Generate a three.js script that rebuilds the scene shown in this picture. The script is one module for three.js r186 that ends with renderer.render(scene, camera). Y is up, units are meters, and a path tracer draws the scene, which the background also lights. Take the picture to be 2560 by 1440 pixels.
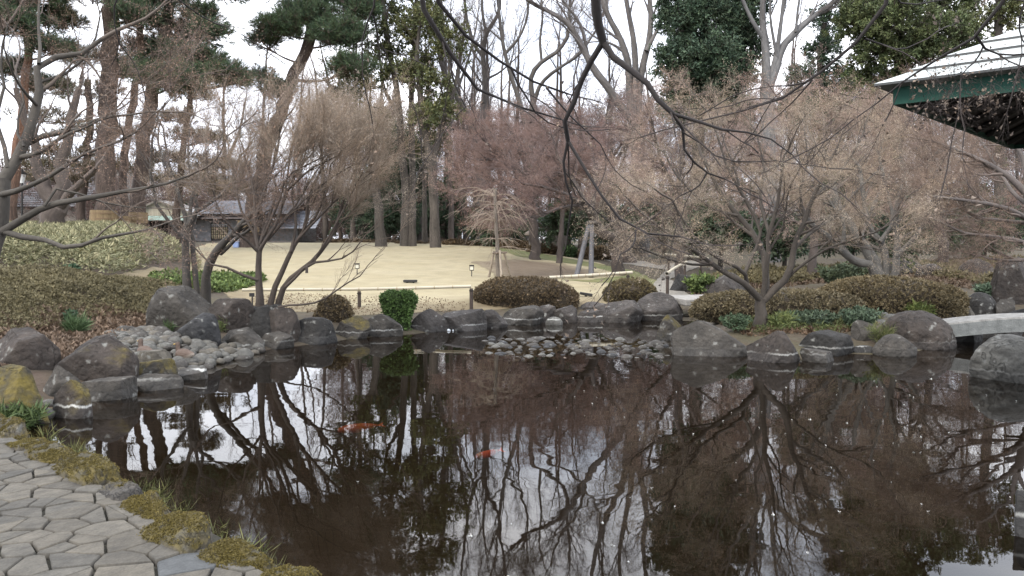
import * as THREE from 'three';
import { mergeVertices } from 'three/addons/utils/BufferGeometryUtils.js';
import { RoundedBoxGeometry } from 'three/addons/geometries/RoundedBoxGeometry.js';

/* ---------- camera, sky, sun, exposure ---------- */
const FOCAL = 2009, EYE = 1.9, PITCH = Math.atan(120 / FOCAL);
const scene = new THREE.Scene();
const camera = new THREE.PerspectiveCamera(2 * Math.atan(720 / FOCAL) * 180 / Math.PI, 16 / 9, 0.1, 600);
camera.position.set(0, EYE, 0);
camera.rotation.x = -PITCH;
const renderer = new THREE.WebGLRenderer({ antialias: true });
renderer.setSize(1024, 576);
renderer.shadowMap.enabled = true;
renderer.toneMapping = THREE.LinearToneMapping;
renderer.toneMappingExposure = 2.9;
const sun = new THREE.DirectionalLight(0xfff4e4, 0.9);
sun.position.set(-22, 40, 6);
sun.target.position.set(0, 0, -25);
sun.castShadow = true;
sun.shadow.radius = 30;
sun.shadow.mapSize.set(2048, 2048);
Object.assign(sun.shadow.camera, { left: -50, right: 50, top: 50, bottom: -50, near: 1, far: 140 });
scene.add(sun, sun.target);

/* ---------- random numbers and noise ---------- */
function rng(seed) {
  let s = (seed * 2654435761) >>> 0;
  return () => { s = (s + 0x6d2b79f5) | 0; let t = Math.imul(s ^ (s >>> 15), 1 | s); t = (t + Math.imul(t ^ (t >>> 7), 61 | t)) ^ t; return ((t ^ (t >>> 14)) >>> 0) / 4294967296; };
}
const PERM = (() => { const r = rng(77), a = [...Array(256).keys()]; for (let i = 255; i > 0; i--) { const j = Math.floor(r() * (i + 1)); [a[i], a[j]] = [a[j], a[i]]; } return new Uint8Array([...a, ...a]); })();
const grad = (h, x, y, z) => { const u = (h & 15) < 8 ? x : y, v = (h & 15) < 4 ? y : (h & 15) === 12 || (h & 15) === 14 ? x : z; return ((h & 1) ? -u : u) + ((h & 2) ? -v : v); };
function noise(x, y, z = 0, wrap = 256) {
  const fx = Math.floor(x), fy = Math.floor(y), fz = Math.floor(z), m = (a) => (((a % wrap) + wrap) % wrap) & 255;
  const X = m(fx), Y = m(fy), Z = m(fz), X1 = m(fx + 1), Y1 = m(fy + 1), Z1 = m(fz + 1);
  x -= fx; y -= fy; z -= fz;
  const s = (t) => t * t * t * (t * (t * 6 - 15) + 10), u = s(x), v = s(y), w = s(z), l = (a, b, t) => a + (b - a) * t;
  const P = (a, b, c) => PERM[PERM[PERM[a] + b] + c];
  return l(l(l(grad(P(X, Y, Z), x, y, z), grad(P(X1, Y, Z), x - 1, y, z), u), l(grad(P(X, Y1, Z), x, y - 1, z), grad(P(X1, Y1, Z), x - 1, y - 1, z), u), v),
    l(l(grad(P(X, Y, Z1), x, y, z - 1), grad(P(X1, Y, Z1), x - 1, y, z - 1), u), l(grad(P(X, Y1, Z1), x, y - 1, z - 1), grad(P(X1, Y1, Z1), x - 1, y - 1, z - 1), u), v), w);
}
const fbm = (x, y, z = 0, o = 4) => { let s = 0, a = 0.5; for (let i = 0; i < o; i++) { s += a * noise(x, y, z); x = x * 2.03 + 7; y = y * 2.03 + 3; z = z * 2.03 + 5; a *= 0.5; } return s; };
const clamp = THREE.MathUtils.clamp, lerp = THREE.MathUtils.lerp, sstep = (a, b, x) => { const t = clamp((x - a) / (b - a), 0, 1); return t * t * (3 - 2 * t); };
const V = (x, y, z) => new THREE.Vector3(x, y, z);
const mixc = (a, b, t) => [lerp(a[0], b[0], t), lerp(a[1], b[1], t), lerp(a[2], b[2], t)];

/* overcast sky: bright even cloud, a little brighter overhead, soft grey folds */
{
  const W = 1024, Hh = 512, d = new Float32Array(W * Hh * 4);
  for (let r = 0; r < Hh; r++) for (let c = 0; c < W; c++) {
    const el = ((r + 0.5) / Hh - 0.5) * Math.PI, az = (c + 0.5) / W * 2 * Math.PI, x = Math.cos(az) * Math.cos(el), z = Math.sin(az) * Math.cos(el), y = Math.sin(el);
    const k = 1 / (Math.max(y, 0) + 0.22), n = fbm(x * k * 1.6 + 11, z * k * 1.6 + 4, y * 1.5, 5), fold = clamp(0.5 + n * 1.5, 0, 1);
    const L = (0.9 + 0.3 * Math.max(y, 0)) * lerp(0.62, 1.25, fold), t = [lerp(0.86, 1, fold), lerp(0.94, 1, fold), lerp(1.1, 1.03, fold)], g = y < 0 ? 0.25 : 1, i = (r * W + c) * 4;
    for (let q = 0; q < 3; q++) d[i + q] = L * t[q] * g;
    d[i + 3] = 1;
  }
  const sky = new THREE.DataTexture(d, W, Hh, THREE.RGBAFormat, THREE.FloatType);
  sky.mapping = THREE.EquirectangularReflectionMapping; sky.magFilter = sky.minFilter = THREE.LinearFilter; sky.needsUpdate = true;
  scene.background = sky; scene.environment = sky;
}

/* ---------- from photograph pixels (2560 x 1440) to places ---------- */
const SP = Math.sin(PITCH), CP = Math.cos(PITCH);
const ray = (px, py) => { const dx = (px - 1280) / FOCAL, dy = (720 - py) / FOCAL; return V(dx, dy * CP - SP, -dy * SP - CP); };
const at = (px, py, D) => { const r = ray(px, py), t = D / -r.z; return V(r.x * t, EYE + r.y * t, -D); };
const onY = (px, py, y) => { const r = ray(px, py), t = (y - EYE) / r.y; return V(r.x * t, y, r.z * t); };

/* ---------- names, labels ---------- */
const used = new Map();
function numbered(n) { const k = used.get(n) ?? 0; used.set(n, k + 1); return k ? n + '_' + String(k).padStart(3, '0') : n; }
function tag(o, label, category, group, kind) { if (label) o.userData.label = label; if (category) o.userData.category = category; if (group) o.userData.group = group; if (kind) o.userData.kind = kind; return o; }
function thing(name, label, category, pos, group) { const o = new THREE.Group(); o.name = numbered(name); if (pos) o.position.copy(pos); scene.add(o); return tag(o, label, category, group); }
function mesh(name, geo, mat, parent, kind) {
  const m = new THREE.Mesh(geo, mat); m.name = parent ? name : numbered(name); m.castShadow = m.receiveShadow = true;
  if (parent) { m.position.sub(parent.isRooted ? parent.position : V(0, 0, 0)); parent.add(m); } else scene.add(m);
  if (kind) m.userData.kind = kind;
  return m;
}
/* a group whose children are built in world places */
function rooted(name, label, category, pos, group) { const o = thing(name, label, category, pos, group); o.isRooted = true; return o; }
function copies(name, geo, mat, list, parent, tint) {
  const m = new THREE.InstancedMesh(geo, mat, list.length), c = new THREE.Color();
  m.name = parent ? name : numbered(name); m.castShadow = m.receiveShadow = true; m.userData.kind = 'stuff';
  list.forEach((x, i) => { m.setMatrixAt(i, x); if (tint) { const t = tint(i, x); m.setColorAt(i, c.setRGB(t[0], t[1], t[2])); } });
  if (parent) { if (parent.isRooted) m.position.sub(parent.position); parent.add(m); } else scene.add(m);
  return m;
}

/* ---------- geometry builder ---------- */
class GB {
  constructor() { this.p = []; this.n = []; this.c = []; this.u = []; this.i = []; }
  get count() { return this.p.length / 3; }
  v(x, y, z, nx, ny, nz, u, w, c) { this.p.push(x, y, z); this.n.push(nx, ny, nz); this.u.push(u, w); this.c.push(c[0], c[1], c[2]); return this.p.length / 3 - 1; }
  tube(pts, rad, sides, col, flare = 0, rough = 0) {
    const t = V(), nrm = V(), bi = V(), q = V(); let first = -1, len = 0;
    for (let k = 0; k < pts.length; k++) {
      t.copy(pts[Math.min(k + 1, pts.length - 1)]).sub(pts[Math.max(k - 1, 0)]).normalize();
      if (k === 0) { nrm.set(Math.abs(t.y) > 0.9 ? 1 : 0, Math.abs(t.y) > 0.9 ? 0 : 1, 0); } else len += pts[k].distanceTo(pts[k - 1]);
      nrm.addScaledVector(t, -nrm.dot(t)).normalize(); bi.crossVectors(t, nrm);
      const c = typeof col === 'function' ? col(k / (pts.length - 1), pts[k]) : col;
      for (let s = 0; s <= sides; s++) {
        const a = s / sides * Math.PI * 2, ca = Math.cos(a), sa = Math.sin(a);
        let r = rad[k]; if (flare && k < 3) r *= 1 + flare * (1 - k / 3) * (1 + 0.5 * Math.sin(a * 3 + 1));
        if (rough) r *= 1 + rough * noise(ca * 1.3 + pts[0].x * 3, sa * 1.3, len / Math.max(rad[0], 0.02) * 0.35);
        q.set(nrm.x * ca + bi.x * sa, nrm.y * ca + bi.y * sa, nrm.z * ca + bi.z * sa);
        const j = this.v(pts[k].x + q.x * r, pts[k].y + q.y * r, pts[k].z + q.z * r, q.x, q.y, q.z, s / sides * Math.max(0.2, Math.round(rad[0] * 6.3 / 0.2) * 0.2), len, c);
        if (first < 0) first = j;
        if (k > 0 && s > 0) { const b = j - sides - 1; this.i.push(b - 1, b, j, b - 1, j, j - 1); }
      }
    }
    return this;
  }
  seg(a, b, ra, rb, c) {  // a thin three-sided twig
    const t = V().subVectors(b, a).normalize(), n = V(t.y, -t.x, 0.01).normalize(); n.addScaledVector(t, -n.dot(t)).normalize(); const m = V().crossVectors(t, n), s = this.count;
    for (let k = 0; k < 3; k++) { const x = Math.cos(k * 2.0944), y = Math.sin(k * 2.0944), d = V(n.x * x + m.x * y, n.y * x + m.y * y, n.z * x + m.z * y); this.v(a.x + d.x * ra, a.y + d.y * ra, a.z + d.z * ra, d.x, d.y, d.z, 0, 0, c); this.v(b.x + d.x * rb, b.y + d.y * rb, b.z + d.z * rb, d.x, d.y, d.z, 0, 1, c); }
    for (let k = 0; k < 3; k++) { const i = s + k * 2, j = s + ((k + 1) % 3) * 2; this.i.push(i, j, j + 1, i, j + 1, i + 1); }
  }
  leaf(p, dir, side, len, wid, c, fold = 0.25) {  // folded diamond
    const n = V().crossVectors(side, dir).normalize(), s = this.count, tip = V().copy(p).addScaledVector(dir, len), mid = V().copy(p).addScaledVector(dir, len * 0.45);
    const a = V().copy(mid).addScaledVector(side, wid / 2).addScaledVector(n, fold * wid), b = V().copy(mid).addScaledVector(side, -wid / 2).addScaledVector(n, fold * wid);
    for (const q of [p, a, tip, b]) this.v(q.x, q.y, q.z, n.x, n.y, n.z, 0, 0, c);
    this.i.push(s, s + 1, s + 2, s, s + 2, s + 3);
  }
  tri(a, b, c, col) { const n = V().subVectors(b, a).cross(V().subVectors(c, a)).normalize(), s = this.count; for (const q of [a, b, c]) this.v(q.x, q.y, q.z, n.x, n.y, n.z, q.x, q.z, col); this.i.push(s, s + 1, s + 2); }
  quad(a, b, c, d, col) { this.tri(a, b, c, col); this.tri(a, c, d, col); }
  box(cx, cy, cz, w, h, d, col, ry = 0) {
    const g = new THREE.BoxGeometry(w, h, d), e = new THREE.Matrix4().makeRotationY(ry).setPosition(cx, cy, cz); g.applyMatrix4(e);
    const s = this.count, P = g.attributes.position, N = g.attributes.normal; for (let k = 0; k < P.count; k++) this.v(P.getX(k), P.getY(k), P.getZ(k), N.getX(k), N.getY(k), N.getZ(k), P.getX(k) + P.getZ(k), P.getY(k), col);
    for (const k of g.index.array) this.i.push(s + k); return this;
  }
  build() {
    const g = new THREE.BufferGeometry(); g.setAttribute('position', new THREE.Float32BufferAttribute(this.p, 3)); g.setAttribute('normal', new THREE.Float32BufferAttribute(this.n, 3));
    g.setAttribute('uv', new THREE.Float32BufferAttribute(this.u, 2)); g.setAttribute('color', new THREE.Float32BufferAttribute(this.c, 3)); g.setIndex(this.i); return g;
  }
}

/* ---------- textures (computed, tiling) and materials ---------- */
function texture(size, f, srgb) {
  const d = new Uint8Array(size * size * 4);
  for (let y = 0; y < size; y++) for (let x = 0; x < size; x++) { const c = f(x / size, y / size), i = (y * size + x) * 4, q = typeof c === 'number' ? [c, c, c] : c; for (let k = 0; k < 3; k++) d[i + k] = clamp(q[k], 0, 1) * 255; d[i + 3] = 255; }
  const t = new THREE.DataTexture(d, size, size); t.wrapS = t.wrapT = THREE.RepeatWrapping; t.magFilter = THREE.LinearFilter; t.minFilter = THREE.LinearMipmapLinearFilter; t.generateMipmaps = true; if (srgb) t.colorSpace = THREE.SRGBColorSpace; t.needsUpdate = true; return t;
}
const tile = (u, v, n, o = 4, z = 0) => { let s = 0, a = 0.5, k = n; for (let i = 0; i < o; i++) { s += a * noise(u * k, v * k, z + i * 9.7, k); a *= 0.5; k *= 2; } return s; };
const rep = (t, x, y = x) => { const c = t.clone(); c.repeat.set(x, y); c.needsUpdate = true; return c; };
const T_GRAIN = texture(512, (u, v) => 0.5 + tile(u, v, 8, 6) * 0.9);
const T_GRAINC = texture(512, (u, v) => { const n = tile(u, v, 6, 6, 3), m = tile(u, v, 40, 2, 8); return 0.8 + n * 0.5 + m * 0.35; });
const T_BARK = texture(512, (u, v) => { const w = tile(u, v, 4, 3, 2) * 0.12; const r = Math.abs(noise((u + w) * 16, v * 16, 1.5, 16)); return 0.25 + 1.1 * Math.sqrt(r) + tile(u, v, 32, 3, 5) * 0.4; });
const T_BARKC = texture(512, (u, v) => { const w = tile(u, v, 4, 3, 2) * 0.12, r = Math.abs(noise((u + w) * 16, v * 16, 1.5, 16)), k = 0.5 + 0.6 * Math.sqrt(r) + tile(u, v, 4, 4, 7) * 0.6; return [k, k * 0.98, k * 0.96]; });
const T_GRASS = texture(512, (u, v) => { const k = 0.86 + tile(u, v, 5, 3, 1) * 0.22 + noise(u * 180, v * 60, 0, 60) * 0.16 + noise(u * 60, v * 60, 4, 60) * 0.1; return [k, k * 0.99, k * 0.95]; });
const T_ROUGH = texture(256, (u, v) => 0.8 + tile(u, v, 6, 4, 9) * 0.3);
const T_WAVE = (() => {
  const r = rng(9), w = []; for (let i = 0; i < 46; i++) { const kx = Math.round((r() - 0.5) * 16), ky = Math.round((r() - 0.5) * 44) || 3; w.push([kx, ky, r() * 6.283, (0.4 + r()) / Math.pow(Math.hypot(kx, ky), 1.15)]); }
  for (let i = 0; i < 50; i++) { const kx = Math.round((r() - 0.5) * 60), ky = Math.round((r() - 0.5) * 120) || 5; w.push([kx, ky, r() * 6.283, (0.3 + r() * 0.7) / Math.pow(Math.hypot(kx, ky), 1.3)]); }
  return texture(512, (u, v) => { let s = 0; for (const [a, b, p, m] of w) s += m * Math.sin(6.28319 * (a * u + b * v) + p); return 0.5 + s * 0.16; });
})();
const std = (o) => new THREE.MeshStandardMaterial({ vertexColors: true, roughness: 0.9, side: THREE.DoubleSide, ...o });
const M = {
  bark: std({ map: rep(T_BARKC, 1.6, 0.3), bumpMap: rep(T_BARK, 1.6, 0.3), bumpScale: 0.012 }),
  smoothBark: std({ map: rep(T_GRAINC, 1.2, 0.5), bumpMap: rep(T_GRAIN, 1.5, 0.6), bumpScale: 0.006 }),
  twig: std({}),
  leaf: std({ roughness: 0.75 }),
  gloss: std({ roughness: 0.45 }),
  dry: new THREE.MeshPhysicalMaterial({ vertexColors: true, side: THREE.DoubleSide, roughness: 1, transmission: 0.25, thickness: 0 }),
  rock: std({ map: rep(T_GRAINC, 1.1), bumpMap: rep(T_GRAIN, 1.6), bumpScale: 0.02, roughness: 0.85 }),
  cobble: std({ map: rep(T_GRAINC, 3), bumpMap: rep(T_GRAIN, 4), bumpScale: 0.003, roughness: 0.75 }),
  paving: std({ map: rep(T_GRAINC, 2.2), bumpMap: rep(T_GRAIN, 3), bumpScale: 0.006, roughness: 0.85 }),
  ground: std({ map: rep(T_GRASS, 0.6), bumpMap: rep(T_GRAIN, 0.8), bumpScale: 0.03, roughness: 1 }),
  lawn: std({ map: rep(T_GRASS, 0.35), bumpMap: rep(T_GRASS, 0.7), bumpScale: 0.02, roughness: 1 }),
  wood: std({ map: rep(T_BARKC, 3, 0.3), bumpMap: rep(T_BARK, 3, 0.3), bumpScale: 0.003, roughness: 0.8 }),
  plain: std({ roughness: 0.7 }),
  plaster: std({ map: rep(T_GRAINC, 0.7), roughness: 0.95 }),
  metal: std({ roughness: 0.5, roughnessMap: rep(T_ROUGH, 0.8), map: rep(T_ROUGH, 0.5) }),
  concrete: std({ map: rep(T_GRAINC, 1.4), bumpMap: rep(T_GRAIN, 2), bumpScale: 0.006 }),
};
const WATER = new THREE.MeshPhysicalMaterial({ color: new THREE.Color().setRGB(0.36, 0.29, 0.2), roughness: 0.01, ior: 1.333, transmission: 0.996, thickness: 0, bumpMap: rep(T_WAVE, 1), bumpScale: 0.0023, side: THREE.DoubleSide });

/* ---------- the pond and the lie of the land ---------- */
const POND = [[3.0, 0.6], [1.05, -2.25], [-0.86, -4.07], [-2.28, -5.4], [-3.7, -6.72], [-4.6, -7.75]];
for (const [x, y] of [[105, 1062], [150, 1050], [215, 1020], [330, 990], [430, 968], [505, 940], [560, 915], [640, 890], [720, 872], [832, 860], [905, 848], [1003, 842], [1120, 830], [1215, 823], [1265, 815], [1358, 812], [1440, 806], [1512, 804], [1605, 803], [1690, 797], [1730, 792], [1700, 812], [1660, 835], [1645, 852], [1680, 886], [1780, 893], [1885, 893], [2015, 905], [2145, 890], [2195, 892], [2300, 890], [2370, 872], [2405, 848], [2420, 815], [2460, 800], [2620, 800], [2720, 850]]) { const p = onY(x, y, 0); POND.push([p.x, p.z]); }
POND.push([7.4, -9.6], [5.6, -7], [4.6, -4.6], [4.2, -2], [4.4, 0.8]);
function inside(poly, x, z) { let r = false; for (let i = 0, j = poly.length - 1; i < poly.length; j = i++) { const [a, b] = poly[i], [c, d] = poly[j]; if ((b > z) !== (d > z) && x < (c - a) * (z - b) / (d - b) + a) r = !r; } return r; }
function edge(poly, x, z) { let m = 1e9; for (let i = 0, j = poly.length - 1; i < poly.length; j = i++) { const [a, b] = poly[j], [c, d] = poly[i], ex = c - a, ez = d - b, t = clamp(((x - a) * ex + (z - b) * ez) / (ex * ex + ez * ez || 1), 0, 1), q = Math.hypot(x - a - ex * t, z - b - ez * t); if (q < m) m = q; } return m; }
const sd = (x, z) => (inside(POND, x, z) ? -1 : 1) * edge(POND, x, z);
const leftU = (x, D) => x / Math.max(D, 1);
function rise(x, D) {  // ground height well away from the water
  const u = leftU(x, D), start = lerp(10.6, 16, clamp((u + 0.637) / 0.2, 0, 1));
  let h = 0.28 + lerp(0.044, 0.023, sstep(-0.06, 0.15, u)) * clamp(D - 19, 0, 32) + 0.003 * Math.max(D - 51, 0);
  h += (0.82 * sstep(start, start + 4.2, D) + 0.25 * sstep(18, 26, D)) * sstep(-0.33, -0.5, u) * (1 - sstep(33, 48, D));
  h += 0.35 * sstep(0.42, 0.62, u) * sstep(19, 30, D);
  return h + 0.05 * noise(x * 0.25, D * 0.25, 2) * sstep(14, 20, D);
}
function shape(x, z) {
  const D = -z, s = sd(x, z);
  if (s < 0) return -0.06 - 0.5 * sstep(0, 1.6, -s) * (0.6 + 0.4 * sstep(0, 3, -s)) + 0.02 * noise(x * 2, z * 2);
  return lerp(-0.04, rise(x, D), sstep(-0.1, 1.5 + 0.8 * sstep(16, 19, D), s)) + 0.025 * noise(x * 1.7, z * 1.7, 4) * sstep(0.3, 1, s);
}
function steps(marks) { const r = []; for (let k = 0; k + 1 < marks.length; k++) { const [a, s0] = marks[k], [b, s1] = marks[k + 1]; let x = a; const n = Math.max(1, Math.round(2 * Math.abs(b - a) / (s0 + s1))); for (let i = 0; i < n; i++) { const t = i / n; r.push(a + (b - a) * ((s0 * t + (s1 - s0) * t * t / 2) / ((s0 + s1) / 2))); } } r.push(marks[marks.length - 1][0]); return r; }
const GX = steps([[-170, 9], [-60, 4], [-22, 0.4], [-11, 0.17], [11, 0.17], [22, 0.4], [60, 4], [170, 9]]);
const GZ = steps([[40, 8], [2, 0.6], [-4, 0.3], [-9, 0.17], [-22, 0.17], [-32, 0.35], [-60, 1.2], [-110, 5], [-260, 16]]);
const NX = GX.length, NZ = GZ.length, HG = new Float32Array(NX * NZ), SDG = new Float32Array(NX * NZ);
for (let j = 0; j < NZ; j++) for (let i = 0; i < NX; i++) { HG[j * NX + i] = shape(GX[i], GZ[j]); SDG[j * NX + i] = sd(GX[i], GZ[j]); }
const find = (a, v) => { let lo = 0, hi = a.length - 2, up = a[1] > a[0]; while (lo < hi) { const m = (lo + hi + 1) >> 1; if (up ? a[m] <= v : a[m] >= v) lo = m; else hi = m - 1; } return lo; };
function H(x, z) {
  const i = find(GX, x), j = find(GZ, z), u = clamp((x - GX[i]) / (GX[i + 1] - GX[i]), 0, 1), v = clamp((z - GZ[j]) / (GZ[j + 1] - GZ[j]), 0, 1), k = j * NX + i, a = HG[k], b = HG[k + 1], c = HG[k + NX], d = HG[k + NX + 1];
  return u + v < 1 ? a + (b - a) * u + (c - a) * v : d + (c - d) * (1 - u) + (b - d) * (1 - v);
}
/* where the line of sight of a pixel meets the ground */
function onG(px, py) { const r = ray(px, py); let t = 2; for (let k = 0; k < 900; k++) { const x = r.x * t, y = EYE + r.y * t, z = r.z * t; if (y < Math.max(H(x, z), 0)) break; t += 0.03 + t * 0.004; } return V(r.x * t, Math.max(H(r.x * t, r.z * t), 0), r.z * t); }
const ground = (px, D) => { const r = ray(px, 600), x = r.x * D / -r.z; return V(x, H(x, -D), -D); };

const C = { soil: [0.06, 0.047, 0.034], litter: [0.085, 0.058, 0.042], bed: [0.016, 0.013, 0.009], lawn: [0.345, 0.3, 0.198], dirt: [0.13, 0.096, 0.064], green: [0.12, 0.135, 0.048], path: [0.26, 0.24, 0.205], olive: [0.075, 0.068, 0.036], moss: [0.125, 0.094, 0.014], mossDark: [0.055, 0.045, 0.018] };
{
  const g = new GB();
  for (let j = 0; j < NZ; j++) for (let i = 0; i < NX; i++) {
    const x = GX[i], z = GZ[j], s = SDG[j * NX + i], n = fbm(x * 0.8, z * 0.8, 1), n2 = fbm(x * 3, z * 3, 5, 3);
    let c = mixc(C.soil, C.olive, clamp(0.5 + n * 1.6, 0, 1)); c = mixc(c, C.litter, clamp(0.25 + n2 * 1.5 + (x / -z < -0.4 ? 0.35 : 0), 0, 1));
    if (-z > 46) c = mixc(c, [0.07, 0.06, 0.035], 0.6);
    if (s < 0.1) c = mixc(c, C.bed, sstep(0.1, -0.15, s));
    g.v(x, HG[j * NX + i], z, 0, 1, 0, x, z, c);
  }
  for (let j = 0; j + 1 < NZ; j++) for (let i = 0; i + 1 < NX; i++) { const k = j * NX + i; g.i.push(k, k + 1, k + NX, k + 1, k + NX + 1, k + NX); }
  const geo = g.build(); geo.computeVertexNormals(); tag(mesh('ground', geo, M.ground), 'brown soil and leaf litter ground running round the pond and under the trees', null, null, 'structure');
}
/* a sheet that lies on the ground inside an outline, cut along the ground's own triangles */
function cutBy(poly, tri) {
  let out = poly; const area = (tri[1][0] - tri[0][0]) * (tri[2][1] - tri[0][1]) - (tri[2][0] - tri[0][0]) * (tri[1][1] - tri[0][1]), sg = area > 0 ? 1 : -1;
  for (let k = 0; k < 3 && out.length; k++) {
    const a = tri[k], b = tri[(k + 1) % 3], f = (p) => sg * ((b[0] - a[0]) * (p[1] - a[1]) - (b[1] - a[1]) * (p[0] - a[0])), r = [];
    for (let i = 0; i < out.length; i++) { const p = out[i], q = out[(i + 1) % out.length], fp = f(p), fq = f(q); if (fp >= 0) r.push(p); if ((fp >= 0) !== (fq >= 0)) { const t = fp / (fp - fq); r.push([p[0] + (q[0] - p[0]) * t, p[1] + (q[1] - p[1]) * t]); } }
    out = r;
  }
  return out;
}
function wavy(poly, amp, step = 0.5, seed = 0) { const r = []; poly.forEach((p, k) => { const q = poly[(k + 1) % poly.length], n = Math.max(1, Math.round(Math.hypot(q[0] - p[0], q[1] - p[1]) / step)); for (let i = 0; i < n; i++) { const x = lerp(p[0], q[0], i / n), z = lerp(p[1], q[1], i / n); r.push([x + amp * fbm(x * 1.1, z * 1.1, seed) * 2, z + amp * fbm(x * 1.1, z * 1.1, seed + 20) * 2]); } }); return r; }
function sheet(name, poly, lift, mat, col, label) {
  const g = new GB(), bx = [1e9, -1e9], bz = [1e9, -1e9]; for (const [x, z] of poly) { bx[0] = Math.min(bx[0], x); bx[1] = Math.max(bx[1], x); bz[0] = Math.min(bz[0], z); bz[1] = Math.max(bz[1], z); }
  const put = (x, z) => g.v(x, H(x, z) + lift, z, 0, 1, 0, x, z, col(x, z));
  for (let j = find(GZ, bz[1]); j + 1 < NZ && GZ[j] > bz[0]; j++) for (let i = find(GX, bx[0]); i + 1 < NX && GX[i] < bx[1]; i++) {
    const A = [GX[i], GZ[j]], B = [GX[i + 1], GZ[j]], Cc = [GX[i], GZ[j + 1]], Dd = [GX[i + 1], GZ[j + 1]];
    const rad = Math.hypot(B[0] - A[0], Cc[1] - A[1]), mx = (A[0] + B[0]) / 2, mz = (A[1] + Cc[1]) / 2, in0 = inside(poly, mx, mz), far = edge(poly, mx, mz) > rad;
    if (far && !in0) continue;
    for (const tri of [[A, B, Cc], [B, Dd, Cc]]) {
      if (far) { const k = tri.map((p) => put(...p)); g.i.push(...k); continue; }
      const c = cutBy(poly, tri); if (c.length < 3) continue;
      const pts = c.map((p) => new THREE.Vector2(...p)), k = c.map((p) => put(...p)); for (const f of THREE.ShapeUtils.triangulateShape(pts, [])) { const [a, b, d] = f.map((i) => pts[i]), up = (b.x - a.x) * (d.y - a.y) - (b.y - a.y) * (d.x - a.x) < 0; g.i.push(k[f[0]], k[up ? f[1] : f[2]], k[up ? f[2] : f[1]]); }
    }
  }
  const geo = g.build(); geo.computeVertexNormals();
  const N = geo.attributes.normal; for (let k = 0; k < N.count; k++) if (N.getY(k) < 0) N.setXYZ(k, -N.getX(k), -N.getY(k), -N.getZ(k));
  return tag(mesh(name, geo, mat), label, null, null, 'structure');
}
const outline = (...px) => { const r = []; for (let k = 0; k < px.length; k += 2) { const p = onG(px[k], px[k + 1]); r.push([p.x, p.z]); } return r; };
const spot = (px, D) => { const p = ground(px, D); return [p.x, p.z]; };
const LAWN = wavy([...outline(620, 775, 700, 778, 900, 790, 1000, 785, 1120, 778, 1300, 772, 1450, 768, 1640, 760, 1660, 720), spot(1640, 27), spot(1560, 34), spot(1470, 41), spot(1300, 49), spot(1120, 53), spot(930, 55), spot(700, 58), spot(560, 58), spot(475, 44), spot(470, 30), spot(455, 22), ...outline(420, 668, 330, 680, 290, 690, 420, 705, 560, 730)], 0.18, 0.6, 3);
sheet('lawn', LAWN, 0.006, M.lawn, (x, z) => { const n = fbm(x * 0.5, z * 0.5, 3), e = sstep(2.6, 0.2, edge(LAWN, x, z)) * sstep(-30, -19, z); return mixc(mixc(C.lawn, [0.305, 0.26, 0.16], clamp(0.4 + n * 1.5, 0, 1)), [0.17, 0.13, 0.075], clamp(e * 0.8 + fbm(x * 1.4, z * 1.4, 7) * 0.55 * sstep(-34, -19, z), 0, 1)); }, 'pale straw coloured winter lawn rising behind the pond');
const GREEN = wavy([spot(1650, 24), spot(1655, 27), spot(1590, 33), spot(1500, 38), spot(1380, 43), spot(1240, 48), spot(1230, 46), ...outline(1300, 643, 1400, 655, 1480, 668, 1560, 690, 1480, 700, 1400, 700, 1460, 706, 1600, 708)], 0.12, 0.5, 8);
sheet('grass_strip', GREEN, 0.012, M.lawn, (x, z) => mixc(C.green, [0.17, 0.16, 0.065], clamp(0.4 + fbm(x * 0.9, z * 0.9, 6) * 1.8, 0, 1)), 'strip of green grass along the right side of the pale lawn');
const DIRT = wavy(outline(1180, 655, 1290, 650, 1400, 660, 1480, 675, 1500, 690, 1440, 697, 1380, 697, 1300, 700, 1240, 690, 1215, 672), 0.22, 0.4, 5);
sheet('dirt_patch', DIRT, 0.018, M.ground, (x, z) => mixc(C.dirt, [0.22, 0.18, 0.12], clamp(sstep(0.9, 0, edge(DIRT, x, z)) * 0.9 + fbm(x, z, 2) * 0.8, 0, 1)), 'bare brown earth patch in the lawn beside the staked weeping tree');
const PATH = wavy([...outline(1640, 752, 1735, 746, 1700, 722, 1676, 700, 1690, 690), spot(1722, 33), spot(1760, 38), spot(1730, 42), spot(1640, 37), spot(1620, 41), spot(1480, 47), spot(1470, 45), spot(1600, 36.4), spot(1668, 33.5), ...outline(1652, 690, 1634, 712)], 0.06, 0.5, 2);
sheet('path', PATH, 0.024, M.paving, (x, z) => mixc(C.path, [0.2, 0.18, 0.15], clamp(0.5 + fbm(x * 1.3, z * 1.3, 9) * 1.5, 0, 1)), 'pale gravel path curving from the small bridge into the wood');

/* water */
{
  const c = POND.map(([x, z], k) => { const a = POND[(k + POND.length - 1) % POND.length], b = POND[(k + 1) % POND.length]; let nx = b[1] - a[1], nz = a[0] - b[0]; const l = Math.hypot(nx, nz) || 1; nx /= l; nz /= l; if (inside(POND, x + nx * 0.05, z + nz * 0.05)) { nx = -nx; nz = -nz; } return new THREE.Vector2(x + nx * 0.35, -(z + nz * 0.35)); });
  const g = new THREE.ShapeGeometry(new THREE.Shape(c)); g.rotateX(-Math.PI / 2);
  const P = g.attributes.position, U = g.attributes.uv; for (let k = 0; k < P.count; k++) U.setXY(k, P.getX(k) / 5, P.getZ(k) / 5);
  tag(mesh('pond_water', g, WATER), 'still dark pond water mirroring the trees and the white sky', null, null, 'structure');
}

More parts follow.
